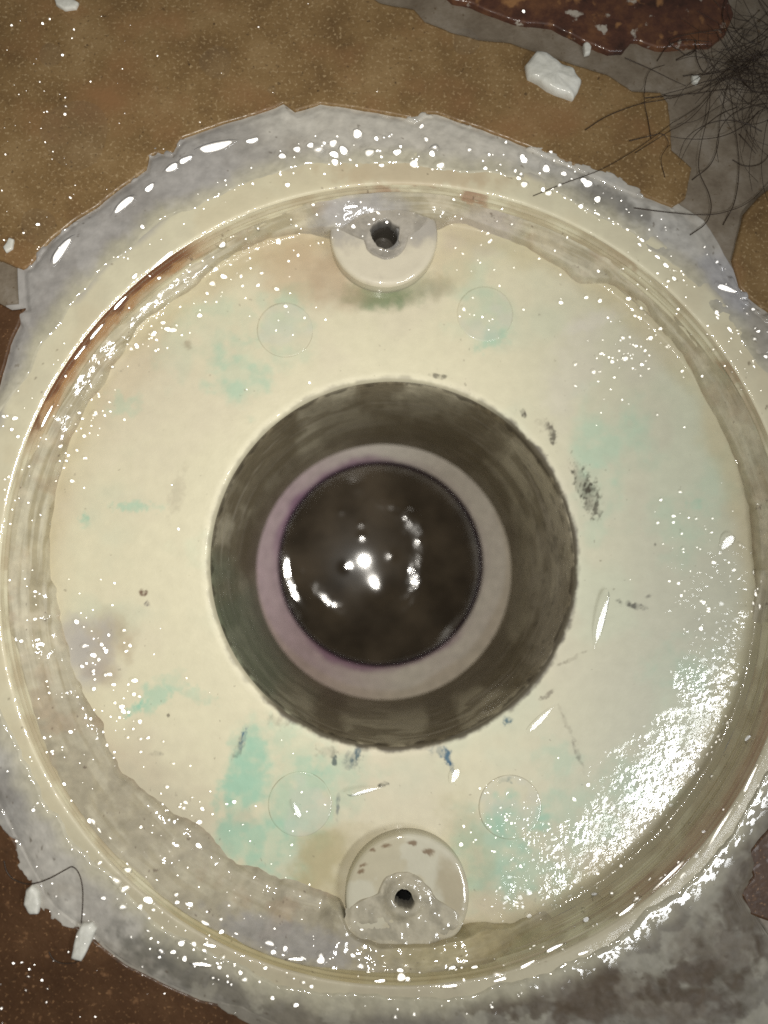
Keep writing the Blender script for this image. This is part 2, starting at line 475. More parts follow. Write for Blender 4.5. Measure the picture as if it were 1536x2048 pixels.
rust = arc(117, 165, 11) * (1 - sstep(4.5, 9.5, hh + (n2 - 0.5) * 9)) 
c = mix(c, (0.34, 0.155, 0.045), rust * 0.85)
c = mix(c, (0.13, 0.045, 0.018), arc(121, 163, 6) * (1 - sstep(1.8, 4.5, hh + (fbm(u, v, 30, 4, 48) - 0.5) * 7)) * 0.9)
c = mix(c, (0.30, 0.13, 0.08), arc(72, 98, 8) * sstep(0.45, 0.6, n2) * 0.6)
c = mix(c, (0.36, 0.20, 0.12), arc(-62, 12, 12) * (1 - sstep(4, 9, hh + (n2 - .5) * 7)) * 0.6)
c = mix(c, (0.36, 0.25, 0.15), arc(20, 60, 12) * sstep(0.45, 0.65, n2) * 0.6)
c = mix(c, (0.42, 0.35, 0.16), arc(-130, -70, 12) * 0.55)
sp = fbm(u, v, 12, 3, 78); c = mix(c, (0.09, 0.05, 0.03), sstep(0.84, 0.9, sp) * 0.6)
rel = 0.08 + .3 * sstep(0.5, 0.7, fbm(u, v, 60, 3, 32))
rel = rel * (1 - 0.9 * np.maximum(arc(115, 165), arc(-66, -5)))
rip = (0.16 * np.sin(hh * 2.6) + 0.10 * np.sin(hh * 4.3 + 1)) * MM * sstep(1.5, 3, hh) * (1 - sstep(9, 12, hh))
x = x - rip * np.cos(t); y = y - rip * np.sin(t)
z2 = zz + (fbm(u, v, 60, 4, 19) - 0.5) * 0.0003
me = np_mesh('side_wall', np.stack([x, y, z2], -1).reshape(-1, 3), grid_faces(*sh, flip=True), c.reshape(-1, 3), 1.0, rel.ravel())
link('side_wall', me, M_PLASTIC, drain)

def paint_sump(u, v):
    scr = fbm(u * 1.0 + v * .35, v * .5 - u * .2, 9, 3, 63); tex = fbm(u, v, 34, 5, 64)
    c = np.ones(u.shape + (3,)) * CREAM
    g = fbm(u, v, 260, 5, 61)
    c = mix(c, (0.655, 0.60, 0.46), sstep(0.45, 0.7, g) * 0.6)
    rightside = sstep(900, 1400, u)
    c = mix(c, (0.50, 0.51, 0.41), rightside * 0.8)  # weaker light on the right, painted in as a greyer cream
    c = mix(c, (0.56, 0.60, 0.46), sstep(0.52, 0.7, fbm(u, v, 200, 4, 66)) * 0.45)
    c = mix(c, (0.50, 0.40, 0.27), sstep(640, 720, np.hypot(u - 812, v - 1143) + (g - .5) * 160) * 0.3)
    for (cx, cy, rx, ry, a, s) in [
        (480, 740, 48, 60, 20, .55), (590, 590, 40, 24, 0, .4), (440, 640, 60, 50, 0, .25), (560, 660, 50, 60, 0, .28), (960, 630, 50, 55, 0, .25), (985, 672, 34, 20, -20, .55), (360, 700, 40, 60, 0, .15),
        (1215, 890, 70, 75, 0, .42), (1190, 1000, 50, 70, 0, .22), (1360, 1060, 50, 60, 0, .22), (1440, 960, 40, 60, 0, .18), (1390, 1010, 14, 10, 0, .5), (272, 1014, 42, 10, 0, .55), (172, 1040, 10, 12, 0, .7), (250, 810, 30, 20, 0, .3),
        (320, 1385, 42, 22, -35, .55), (272, 1416, 22, 9, -30, .9), (380, 1385, 40, 12, 20, .4), (500, 1490, 30, 50, 20, .6), (500, 1545, 40, 60, 25, .75), (470, 1620, 32, 110, 12, .85),
        (520, 1690, 80, 55, 20, .65), (600, 1590, 60, 80, 0, .5), (580, 1690, 60, 60, 0, .55), (570, 1480, 70, 35, 10, .35), (690, 1580, 60, 50, 0, .22), (640, 1540, 20, 14, 0, .5), (1020, 1640, 60, 42, 0, .75), (960, 1730, 70, 80, 0, .55), (1060, 1760, 90, 60, 0, .35),
        (1180, 1640, 70, 70, 0, .3), (1120, 1530, 40, 60, 0, .3), (1350, 1340, 60, 50, 0, .28), (1290, 1560, 60, 60, 0, .3), (700, 1530, 40, 30, 0, .2), (940, 560, 40, 40, 0, .2), (420, 1100, 60, 40, 0, .12)]:
        c = mix(c, MINT, blob(u, v, cx, cy, rx, ry, a, 0.55, 0.95, 5) * s * (.45 + .75 * sstep(.3, .65, tex)))
    c = mix(c, (0.10, 0.22, 0.10), blob(u, v, 752, 592, 62, 22, 4, 0.6, .5, 7) * .75)  # green stain and the top boss's cast shadow, painted together
    c = mix(c, (0.22, 0.21, 0.12), blob(u, v, 800, 585, 95, 26, -8, 0.6, .4, 9) * .55)  # olive part of the boss's painted shadow and stain
    for (cx, cy, rx, ry, a, s, k) in [
        (600, 530, 90, 60, 10, .5, (0.52, 0.37, 0.22)), (680, 570, 60, 50, 20, .6, (0.44, 0.34, 0.23)), (560, 480, 80, 40, -10, .4, (0.50, 0.36, 0.23)), (640, 1735, 46, 80, 15, .7, (0.42, 0.36, 0.19)), (690, 1690, 60, 40, -20, .4, (0.46, 0.40, 0.24)),
        (940, 1700, 40, 110, -14, .35, (0.45, 0.4, 0.24)), (215, 1270, 46, 48, 0, .65, (0.40, 0.32, 0.22)), (165, 1300, 52, 60, 0, .8, (0.44, 0.42, 0.40)), (205, 1340, 30, 30, 0, .5, (0.40, 0.33, 0.25)), (375, 690, 8, 8, 0, .5, (0.3, 0.24, .16)),
        (900, 530, 46, 50, 0, .3, (0.55, 0.44, 0.26)), (960, 460, 60, 40, 0, .4, (0.55, 0.48, 0.42)), (355, 985, 12, 40, 15, .35, (0.36, 0.32, 0.24)), (250, 1560, 80, 80, 40, .4, (0.50, 0.43, 0.33)), (360, 1640, 110, 90, 30, .5, (0.46, 0.40, 0.31)), (1190, 640, 60, 14, -20, .4, (0.66, 0.63, 0.56)),
        (1150, 740, 50, 90, 20, .3, (0.64, 0.60, 0.54)), (1290, 700, 60, 60, 0, .3, (0.58, 0.53, 0.46))]:
        c = mix(c, k, blob(u, v, cx, cy, rx, ry, a, 0.6, 0.6, 15) * s)
    for (cx, cy, rx, ry, a, s, k) in [
        (1166, 968, 13, 44, -17, .95, (0.055, 0.05, 0.035)), (1186, 1000, 14, 34, -10, .8, (0.07, 0.062, 0.045)), (1102, 864, 8, 26, -22, .8, (0.07, 0.06, 0.045)), (1088, 850, 16, 12, 0, .3, (0.2, 0.17, .13)), (1046, 828, 5, 8, -20, .9, (.06, .05, .04)),
        (1268, 1212, 24, 6, 15, .8, (.06, .055, .05)), (1300, 1192, 8, 3, -10, .6, (.1, .09, .08)), (874, 752, 20, 5, 5, .7, (.08, .07, .05)), (1142, 1318, 26, 4, -28, .6, (.12, .09, .06)), (712, 1508, 7, 24, 28, .85, (.03, .09, .13)), (702, 1522, 16, 18, 0, .45, (.07, .10, .12)), (668, 1522, 6, 9, 0, .8, (.05, .08, .09)),
        (893, 1512, 9, 18, -20, .9, (.02, .11, .2)), (903, 1534, 5, 14, -15, .9, (.02, .09, .17)), (880, 1500, 18, 10, 0, .4, (.05, .12, .17)), (1016, 1440, 10, 9, 40, .85, (.04, .12, .17)), (487, 1474, 5, 20, 15, .9, (.03, .11, .2)), (478, 1490, 8, 24, 20, .5, (.10, .14, .13)), (676, 1608, 3, 28, 4, .6, (.06, .09, .13)), (766, 1570, 10, 4, -20, .9, (.05, .05, .04)),
        (287, 1185, 6, 6, 0, .9, (.12, .05, .03)), (294, 1207, 4, 5, 0, .8, (.12, .10, .11)), (337, 1430, 3, 3, 0, .7, (.1, .08, .06)), (315, 1507, 12, 4, 0, .5, (.2, .18, .15)), (1155, 1505, 5, 24, -18, .6, (.12, .1, .08)), (1130, 1440, 4, 26, -24, .4, (.16, .13, .1)), (1310, 1090, 3, 4, 0, .8, (.1, .09, .08)),
        (655, 1505, 18, 10, 0, .45, (.16, .15, .12)), (560, 1440, 22, 12, 0, .35, (.25, .21, .16)), (745, 1645, 5, 5, 0, .4, (.3, .26, .2)), (1095, 1390, 14, 5, -30, .6, (.16, .13, .1)), (1010, 1560, 14, 5, 0, .6, (.12, .2, .2))]:
        c = mix(c, k, blob(u, v, cx, cy, rx, ry, a, 0.40, 0.95, 25, size=8) * s * (.35 + .65 * sstep(.3, .6, scr)))
    return c
# --- the sump floor
qa = cut(106.9999, 53.75, 0.30); qa = np.vstack([[107.0, np.interp(107.0, fine_prof[zsort, 0], fine_prof[zsort, 1])], qa])
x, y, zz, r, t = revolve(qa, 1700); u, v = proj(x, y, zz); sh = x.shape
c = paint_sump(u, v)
c = mix(c, (0.50, 0.44, 0.27), sstep(97, 105, r + (fbm(u, v, 80, 4, 68) - .5) * 9) * .5)
# grime at the outlet's edge
dh = r - 53.8
gn = fbm(u, v, 22, 4, 90); gr = sstep(900, 1150, u) + sstep(1350, 1480, v) + 0.25
c = mix(c, (0.10, 0.085, 0.06), (1 - sstep(0.4, 1.9, dh + (gn - 0.5) * 1.9)) * np.clip(gr + .2, 0.45, .95))
sp = fbm(u, v, 10, 3, 79); c = mix(c, (0.20, 0.17, 0.13), sstep(0.86, 0.92, sp) * 0.5)
rightside = sstep(850, 1150, u)
# where beads of water stand on the textured plastic
rel = 0.07 * np.ones(sh)
cl = fbm(u, v, 60, 4, 91)
rel += 0.5 * blob(u, v, 480, 545, 70, 60, -30, .5, .6, 1) * sstep(.4, .6, cl)
rel += 0.5 * blob(u, v, 260, 760, 60, 170, 30, .5, .6, 2) * sstep(.4, .6, cl)
rel += 0.9 * blob(u, v, 1260, 720, 90, 130, -30, .5, .6, 3) * sstep(.35, .6, cl)
rel += 0.7 * blob(u, v, 1390, 1090, 110, 130, -10, .5, .6, 4) * sstep(.35, .6, cl)
patch = np.maximum.reduce([blob(u, v, 1090, 1760, 170, 110, -22, .25, .45, 5), blob(u, v, 1300, 1590, 110, 210, 42, .25, .5, 6), blob(u, v, 1440, 1310, 75, 240, 10, .25, .5, 7), blob(u, v, 985, 1680, 80, 60, 50, .3, .5, 8)])
rel += (0.26 + .14 * fbm(u, v, 80, 3, 98)) * patch
rel += 0.22 * sstep(0.6, 0.75, fbm(u, v, 140, 3, 93)) + 0.35 * sstep(97, 103, r) * sstep(.4, .6, cl)
brk = sstep(.36, .56, fbm(u, v, 46, 4, 97)); gloss = 0.30 + 0.30 * sstep(0.45, 0.65, fbm(u, v, 190, 3, 95)) * (1 - rightside)
gloss = gloss * (1 - patch) + patch * (0.25 + 0.75 * brk)
gloss = gloss * sstep(1.2, 3.5, dh)
z2 = zz + (fbm(u, v, 90, 4, 29) - 0.5) * 0.00018 + (fbm(u, v, 45, 3, 30) - .5) * 0.0006 * sstep(95, 104, r)
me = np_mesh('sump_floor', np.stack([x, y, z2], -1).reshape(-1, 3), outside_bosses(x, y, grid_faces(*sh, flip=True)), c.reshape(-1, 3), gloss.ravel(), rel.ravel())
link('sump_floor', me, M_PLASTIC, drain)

# --- the outlet's throat
m_ = (fine_prof[:, 0] <= 53.82)
qt = fine_prof[m_]; qt = qt[np.r_[np.arange(0, 40, 4), np.arange(40, len(qt) - 1, 14), len(qt) - 1]]
x, y, zz, r, t = revolve(qt, 900)
depth = -(zz / MM) - 16
k = np.clip(depth / 80, 0, 1)
CEN = P(769, 1141, -0.095)
x = x + (CEN.x - HOLE.x) * k; y = y + (CEN.y - HOLE.y) * k          # the outlet leans a little
u, v = proj(x, y, zz); sh = x.shape
ang = np.degrees(np.arctan2(y - AX.y, x - AX.x))
c = np.ones(sh + (3,)) * np.array((0.56, 0.51, 0.37))
st = fbm(ang * 4 + 60 * fbm(u, v, 90, 3, 100), depth * 9, 90, 5, 101)
st2 = fbm(u, v, 110, 5, 102); st3 = fbm(ang * 3 + depth * 5, depth * 22 + 20 * st2, 60, 4, 103)
c = mix(c, (0.17, 0.135, 0.08), sstep(0.42, 0.62, st2) * 0.75)
c = mix(c, (0.20, 0.165, 0.10), sstep(0.5, 0.62, st) * 0.6)
c = mix(c, (0.52, 0.47, 0.37), sstep(0.60, 0.74, st3) * 0.55 * sstep(2, 10, depth))
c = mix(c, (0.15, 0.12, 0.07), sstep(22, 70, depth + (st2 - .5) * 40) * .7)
c = mix(c, (0.20, 0.25, 0.17), blob(u, v, 480, 1300, 90, 170, -30, .5, .5, 3) * .7)
c = mix(c, (0.12, 0.095, 0.055), blob(u, v, 800, 850, 230, 55, 0, .5, .6, 4) * .6)
c = mix(c, (0.58, 0.53, 0.42), blob(u, v, 1105, 1200, 45, 190, 5, .6, .6, 5) * .5)  # the better lit right wall, painted as a lighter patch
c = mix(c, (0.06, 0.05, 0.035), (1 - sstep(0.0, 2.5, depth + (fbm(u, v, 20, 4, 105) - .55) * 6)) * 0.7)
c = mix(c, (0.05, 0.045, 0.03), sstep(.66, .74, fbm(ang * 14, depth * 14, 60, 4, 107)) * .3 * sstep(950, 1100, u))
x = x + np.cos(t) * (st - 0.5) * 0.0003; y = y + np.sin(t) * (st - 0.5) * 0.0003
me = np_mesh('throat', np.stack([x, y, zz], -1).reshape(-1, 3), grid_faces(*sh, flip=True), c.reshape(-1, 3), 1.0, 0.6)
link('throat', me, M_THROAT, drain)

# --- screw bosses
def turned(q, cen, n=160):
    q = np.array(q, float)
    d = np.r_[0, np.cumsum(np.hypot(*np.diff(q, axis=0).T))]
    s = np.arange(0, d[-1] + 1e-6, 0.18)
    q = np.stack([np.interp(s, d, q[:, 0]), np.interp(s, d, q[:, 1])], -1)
    k_ = np.array([.25, .5, .25]); qp = np.pad(q, ((1, 1), (0, 0)), mode='edge')
    q = np.stack([np.convolve(qp[:, i], k_, 'valid') for i in (0, 1)], -1)
    th = np.linspace(0, 2 * np.pi, n, endpoint=False)
    r = q[:, 0][:, None] * MM * np.ones(n)[None]; z = q[:, 1][:, None] * MM * np.ones(n)[None]
    return cen.x + r * np.cos(th), cen.y + r * np.sin(th), z, r / MM, np.broadcast_to(th, r.shape)

def boss(cu, cv, rad, ztop, paint, hole, parent):
    cen = P(cu, cv, ztop * MM)
    q = [(rad, -15.6), (rad, ztop - 1.3), (rad - 0.35, ztop - 0.5), (rad - 1.0, ztop - .12), (rad - 1.8, ztop), (hole + 2.0, ztop), (hole + 1.6, ztop - 0.15), (hole + 0.2, ztop - 1.2), (hole, ztop - 2), (hole * 0.8, ztop - 11), (0.02, ztop - 11.3)]
    x, y, z, r, t = turned(q, cen)
    u, v = proj(x, y, z)
    c, rel = paint(u, v, r, z)
    me = np_mesh('screw_boss', np.stack([x, y, z], -1).reshape(-1, 3), grid_faces(*x.shape, flip=True), c.reshape(-1, 3), 0.8, rel.ravel())
    return link('screw_boss', me, M_PLASTIC, parent), cen

ZB = -9.0
def paint_top(u, v, r, z):
    c = np.ones(u.shape + (3,)) * np.array((0.66, 0.61, 0.48))
    n = fbm(u, v, 40, 4, 111)
    c = mix(c, (0.52, 0.47, 0.38), sstep(.5, .7, n) * .6)
    c = mix(c, (0.40, 0.38, 0.35), sstep(-10, 40, 490 - v + (n - .5) * 70) * .8)
    c = mix(c, (0.36, 0.36, 0.36), (1 - sstep(5.2, 7.2, r + (n - .5) * 2)) * .85)
    c = mix(c, (0.05, 0.042, 0.03), sstep(1.2, 5, ZB - z / MM) * (r < 6) * .95)  # shade inside the screw hole, painted darker with depth
    c = mix(c, (0.16, 0.17, 0.11), sstep(3.5, 6.5, ZB - z / MM) * (r > 10) * .6)  # shadow at the foot of the boss, painted on its side
    return c, 0.12 + 0 * u
b1_, c1_ = boss(768, 466, 16.0, ZB, paint_top, 4.1, drain)
def paint_bot(u, v, r, z):
    c = np.ones(u.shape + (3,)) * np.array((0.56, 0.535, 0.42))
    n = fbm(u, v, 60, 4, 121)
    c = mix(c, (0.44, 0.38, 0.24), sstep(.45, .6, n) * .45)
    c = mix(c, (0.45, 0.40, 0.30), sstep(1820, 1900, v) * .8)
    c = mix(c, (0.40, 0.34, 0.22), blob(u, v, 905, 1780, 30, 60, -15, .4, .4, 3) * .7)
    for (a, b, s) in ((772, 1692, 10), (745, 1700, 7), (858, 1703, 12), (727, 1730, 9), (826, 1686, 10), (722, 1742, 8)):
        c = mix(c, (0.17, 0.10, 0.05), blob(u, v, a, b, s * .8, s * .5, 0, .5, .9, 5, size=6) * .8)
    c = mix(c, (0.30, 0.28, 0.2), sstep(1.5, 5, ZB - z / MM) * (r > 10) * .6)  # shade and stain round the boss's foot, painted on its side
    c = mix(c, (0.03, 0.03, 0.03), sstep(1.0, 3, ZB - z / MM) * (r < 6))  # this screw hole's shade, painted near-black
    return c, 0.12 + 0 * u
b2_, c2_ = boss(815, 1795, 17.4, ZB - 1.3, paint_bot, 3.2, drain)

# mortar squeezed up round the two screw holes
def collar(cu, cv, r0, r1, h, squeeze, parent, seed, colr, a0, far, dz=0.0):
    cen = P(cu, cv, ZB * MM)
    n = 260
    th = np.linspace(0, 2 * np.pi, n, endpoint=False)
    s = np.linspace(0, 1, 60)[:, None]
    R0 = r0 * (1 + 0.35 * (fbm(np.cos(th) * 60 + 100, np.sin(th) * 60 + 100, 50, 3, seed) - .5) * 2)
    R1 = r1 * (1 + squeeze * (fbm(np.cos(th) * 60 + 100, np.sin(th) * 60 + 100, 60, 3, seed + 5) - .5) * 2)
    dd = np.abs((np.degrees(th) - a0 + 180) % 360 - 180)
    R1 = R1 + (far - r1) * (1 - sstep(62, 96, dd + 26 * (fbm(np.cos(th) * 60 + 300, np.sin(th) * 60 + 300, 25, 3, seed) - .5)))
    r = R0[None] * (1 - s) + R1[None] * s
    z = ZB + 0.22 + h * np.exp(-((r - r0 * 1.9) / (r0 * .9)) ** 2) - 0.6 * sstep(.85, 1, s) - (1 - sstep(0, .05, s)) * 4.0 + dz
    x = cen.x + r * MM * np.cos(th)[None]; y = cen.y + r * MM * np.sin(th)[None]; z = (z * MM * np.ones_like(x)).copy()
    u, v = proj(x, y, z)
    z += (fbm(u, v, 24, 4, seed + 9) - .5) * 0.0010 * np.broadcast_to(sstep(.1, .3, s), x.shape)
    nn = fbm(u, v, 30, 4, seed + 3)
    c = np.ones(x.shape + (3,)) * np.array(colr)
    c = mix(c, np.array(colr) * .72, sstep(.45, .65, nn) * .7)
    c = mix(c, (0.05, 0.05, 0.05), np.broadcast_to(1 - sstep(0, .06, s), x.shape) * .8)
    me = np_mesh('mortar_collar', np.stack([x, y, z], -1).reshape(-1, 3), grid_faces(*x.shape), c.reshape(-1, 3), 1.0, 0.35)
    return link('mortar_collar', me, M_MORTAR, parent)
collar(770, 474, 4.0, 6.6, 0.5, .12, b1_, 131, (0.42, 0.39, 0.335), 96, 16.5)
collar(810, 1797, 2.1, 7.6, 1.5, .22, b2_, 141, (0.44, 0.405, 0.31), 268, 17.5, -1.3)

# --- four raised moulding marks on the sump floor
for (cu, cv, rp) in ((570, 660, 57), (970, 628, 58), (1020, 1614, 62), (600, 1608, 62)):
    zf = -15.1
    cen = P(cu, cv, zf * MM); R = rp * 0.1375 * 1.07
    q = [(R + 0.1, zf - 0.25), (R, zf + 0.05), (R - 0.3, zf + 0.18), (R - 0.9, zf + 0.15), (R * .5, zf + 0.15), (0.05, zf + 0.16)]
    x, y, z, r, t = turned(q, cen, 120)
    u, v = proj(x, y, z)
    c = paint_sump(u, v)
    c = mix(c, (0.60, 0.60, 0.51), sstep(.5, .7, fbm(u, v, 60, 3, int(cv))) * .4)
    c = mix(c, (0.26, 0.22, 0.15), sstep(R - 0.35, R - 0.05, r) * .5 * sstep(.45, .65, fbm(u, v, 50, 3, 8)))
    rel = (0.15 if cv < 1000 else .5) + 0 * u
    me = np_mesh('moulding_mark', np.stack([x, y, z], -1).reshape(-1, 3), grid_faces(*x.shape, flip=True), c.reshape(-1, 3), 0.8, rel.ravel())
    link('moulding_mark', me, M_PLASTIC, drain)

# ------------------------------------------------------------------ pipe at the bottom of the outlet and the water in it
CI = P(762, 1126, -0.104)
pipe = empty('drain_pipe', (CI.x, CI.y, -0.150))
tag(pipe, 'white pipe end stained with purple primer deep inside the outlet', 'pipe')
RO, RI = 50.3, 41.8
n = 420; th = np.linspace(0, 2 * np.pi, n, endpoint=False)
s = np.linspace(0, 1, 30)[:, None]
zz = -95.0 - 9.0 * s - 0.0 * th[None]
rr = RO + (RI - RO) * s + 0 * th[None]
x = (CEN.x + (CI.x - CEN.x) * s) + rr * MM * np.cos(th)[None]; y = (CEN.y + (CI.y - CEN.y) * s) + rr * MM * np.sin(th)[None]; z = zz * MM
# rounded inner lip going down
sl = np.linspace(0, 1, 14)[1:, None]
x2 = CI.x + (RI - 0.3 - 0.6 * sl) * MM * np.cos(th)[None]; y2 = CI.y + (RI - 0.3 - 0.6 * sl) * MM * np.sin(th)[None]; z2 = (-104 - 16 * sl + 0 * th[None]) * MM
x = np.vstack([x, x2]); y = np.vstack([y, y2]); z = np.vstack([z, z2])
u, v = proj(x, y, z)
ang = np.degrees(np.arctan2(y - CI.y, x - CI.x)) % 360
c = np.ones(x.shape + (3,)) * np.array((0.62, 0.575, 0.50))
nn = fbm(u, v, 90, 4, 151)
pm = sstep(80, 150, ang) * (1 - sstep(215, 300, ang)) * 0.95
c = mix(c, (0.47, 0.35, 0.38), np.clip(pm + (nn - .5) * .35, 0, 1) * .9)
rad = np.hypot(x - CI.x, y - CI.y) / MM
c = mix(c, (0.22, 0.10, 0.19), (1 - sstep(41.8, 44.6, rad + (fbm(u, v, 60, 4, 152) - .5) * 4)) * (.12 + .6 * np.clip(sstep(60, 110, ang) * (1 - sstep(150, 190, ang)) + sstep(215, 240, ang) * (1 - sstep(300, 330, ang)), 0, 1)))
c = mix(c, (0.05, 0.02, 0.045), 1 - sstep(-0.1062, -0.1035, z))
c = mix(c, (0.42, 0.34, 0.22), sstep(48.5, 50.5, rad + (nn - .5) * 3) * .35)
me = np_mesh('pipe_end', np.stack([x, y, z], -1).reshape(-1, 3), grid_faces(*x.shape), c.reshape(-1, 3), 0.3, 0.1)
link('pipe_end', me, M_THROAT, pipe)

m_w, nt, b = new_mat('dark_standing_water')
tc = N(nt, 'ShaderNodeTexCoord'); nz = N(nt, 'ShaderNodeTexNoise'); nz.inputs['Scale'].default_value = 60; nz.inputs['Detail'].default_value = 5
nt.links.new(tc.outputs['Object'], nz.inputs['Vector'])
cr = N(nt, 'ShaderNodeValToRGB'); cr.color_ramp.elements[0].position = .35; cr.color_ramp.elements[1].position = .7
cr.color_ramp.elements[0].color = (0.036, 0.027, 0.017, 1); cr.color_ramp.elements[1].color = (0.085, 0.066, 0.044, 1)
nt.links.new(nz.outputs['Fac'], cr.inputs[0]); nt.links.new(cr.outputs[0], b.inputs['Base Color'])
b.inputs['Roughness'].default_value = 0.075; b.inputs['IOR'].default_value = 1.36
nr_, nt2 = 150, 360
rr = np.linspace(0.02, RI - 0.5, nr_)[:, None] * np.ones(nt2)[None]; th = np.linspace(0, 2 * np.pi, nt2, endpoint=False)[None] * np.ones(nr_)[:, None]
WZ = -0.113
x = CI.x + rr * MM * np.cos(th); y = CI.y + rr * MM * np.sin(th)
u, v = proj(x, y, WZ + 0 * x)
wc = P(733, 1118, WZ); du = u - 733; dv = v - 1118
rho = np.hypot(du, dv); an = np.degrees(np.arctan2(-dv, du))
wob = (fbm(u, v, 60, 4, 161) - .5)
def awin(a0, a1, so):
    d = (an - a0) % 360; w_ = (a1 - a0) % 360
    return sstep(0, so, d) * (1 - sstep(w_ - so, w_, d)) * (d < w_)
hgt = 0.00020 * np.exp(-((rho - 118 + wob * 46) / 17) ** 2) * awin(-75, 100, 40) * sstep(.3, .6, fbm(u, v, 70, 4, 163))
hgt += 0.00016 * np.exp(-((rho - 128 + wob * 40) / 15) ** 2) * awin(165, 262, 30) * sstep(.3, .55, fbm(u, v, 60, 4, 164))
hgt += 0.00024 * np.exp(-((rho - 168 + wob * 26) / 11) ** 2) * awin(160, 232, 30)
for (a, b_, s_) in ((784, 1112, 9), (690, 1134, 9), (724, 1072, 7), (722, 1048, 6), (681, 1022, 7), (890, 1250, 22), (716, 970, 15), (760, 1185, 26), (860, 1170, 22), (850, 1040, 20)):
    hgt += s_ * 1.0e-5 * np.exp(-((u - a) ** 2 + (v - b_) ** 2) / (2 * (s_ * .8) ** 2))
hgt += 0.00016 * np.exp(-(rho / 42) ** 2)
z = WZ + hgt + (fbm(u, v, 90, 3, 165) - .5) * 0.00008 * sstep(40, 110, rho)
water = link('water', np_mesh('water', np.stack([x, y, z], -1).reshape(-1, 3), grid_faces(*x.shape)), m_w)
tag(water, kind='structure')

# ------------------------------------------------------------------ mortar crust that has crept over the ledge
edge_px = [(640, 470), (622, 452), (598, 445), (560, 450), (500, 470), (450, 490), (405, 525), (382, 558), (330, 590), (292, 608), (262, 640), (240, 672), (236, 700), (208, 732), (203, 765), (165, 788), (150, 812), (130, 860), (118, 900), (112, 940),
           (100, 990), (94, 1040), (95, 1100), (102, 1150), (110, 1200), (120, 1240), (132, 1290), (150, 1345), (176, 1396), (205, 1440), (215, 1490), (250, 1545), (300, 1590), (340, 1625), (400, 1640), (440, 1690), (475, 1725), (540, 1748), (610, 1765), (680, 1790), (700, 1850),
           (760, 1875), (860, 1878), (930, 1850), (975, 1845), (1020, 1862), (1100, 1838), (1200, 1770), (1300, 1690), (1400, 1580), (1465, 1470), (1505, 1350), (1524, 1200), (1524, 1080), (1510, 980), (1480, 880), (1432, 800), (1424, 765), (1400, 722), (1370, 672), (1330, 622), (1290, 582), (1225, 545), (1196, 552),
           (1165, 562), (1142, 544), (1100, 505), (1060, 475), (990, 448), (930, 418), (902, 424), (886, 455), (860, 452), (815, 425), (765, 418), (715, 440), (690, 478), (660, 478)]
ea = []; er = []
for (a, b_) in edge_px:
    p = P(a, b_, -0.0140); ea.append(math.atan2(p.y - AX.y, p.x - AX.x) % (2 * math.pi)); er.append(math.hypot(p.x - AX.x, p.y - AX.y) / MM)
o_ = np.argsort(ea); ea = np.array(ea)[o_]; er = np.array(er)[o_]
NT = 1800
th = np.linspace(0, 2 * np.pi, NT, endpoint=False)
RIN = np.interp(th, np.r_[ea[-1] - 2 * np.pi, ea, ea[0] + 2 * np.pi], np.r_[er[-1], er, er[0]])
kk = np.exp(-0.5 * (np.arange(-14, 15) / 4.5) ** 2); kk /= kk.sum()
RIN = np.convolve(np.r_[RIN[-14:], RIN, RIN[:14]], kk, 'valid')
RIN += (fbm(np.cos(th) * 700 + 800, np.sin(th) * 700 + 800, 40, 3, 171) - .5) * 2.6
RIN = np.where(RIN > 101.5, 101.5 + (RIN - 101.5) * .55, RIN)
deg = np.degrees(th)
def win(a0, a1, soft):
    d = (deg - a0) % 360; w = (a1 - a0) % 360
    return sstep(0, soft, d) * (1 - sstep(w - soft, w, d)) * (d < w)
thick = 1 - win(282, 363, 14)                       # no crust on the lower right
nearb = np.maximum(win(76, 108, 6), win(255, 285, 6))
ROUT = np.maximum(109.2 + 0 * th, RIN + 3)
ZOUT = -4.2 - 4.6 * win(112, 166, 12) + (fbm(np.cos(th) * 300 + 800, np.sin(th) * 300 + 800, 90, 4, 173) - .5) * 4
s = np.r_[np.linspace(0, .10, 12), np.linspace(.12, 1, 56)][:, None]
r = RIN[None] + (ROUT - RIN)[None] * s
x = AX.x + r * MM * np.cos(th)[None]; y = AX.y + r * MM * np.sin(th)[None]
bz = body_z(r)
lowleft = win(188, 282, 20)
hedge = 2.7 * (0.65 + 0.7 * fbm(np.cos(th) * 500 + 800, np.sin(th) * 500 + 800, 120, 3, 175)) * (1 - 0.75 * lowleft)
ztop_e = np.maximum(body_z(RIN) + hedge, np.where(nearb > 0, -15 + (ZB + 15.5) * nearb, -99))
zc = ztop_e[None] + (np.maximum(ZOUT, ztop_e + .3) - ztop_e)[None] * s ** 1.3
zc = np.maximum(zc, body_z(np.minimum(r, 106)) + 0.25)
u, v = proj(x, y, zc * MM)
ln = fbm(u, v, 70, 5, 177) - .5
zc = zc + ln * 1.5 + (fbm(u, v, 22, 3, 178) - .5) * .35
edge_t = sstep(0, .15, s) ** 0.75
zc = (bz - 0.3) * (1 - edge_t) + zc * edge_t
zc = np.minimum(zc, bz - 0.5) * (1 - thick)[None] + zc * thick[None]
u, v = proj(x, y, zc * MM)
n1 = fbm(u, v, 120, 5, 181); n2 = fbm(u, v, 40, 5, 183)
c = np.ones(x.shape + (3,)) * np.array((0.485, 0.445, 0.325))
adeg = np.broadcast_to(deg[None], x.shape)
sk = fbm(adeg * 1.2 + 900, r * 26 + 14 * n1, 22, 4, 189)
c = mix(c, (0.44, 0.405, 0.315), sstep(.45, .65, n1) * .5)
c = mix(c, (0.34, 0.295, 0.185), sstep(.54, .66, sk) * .6)
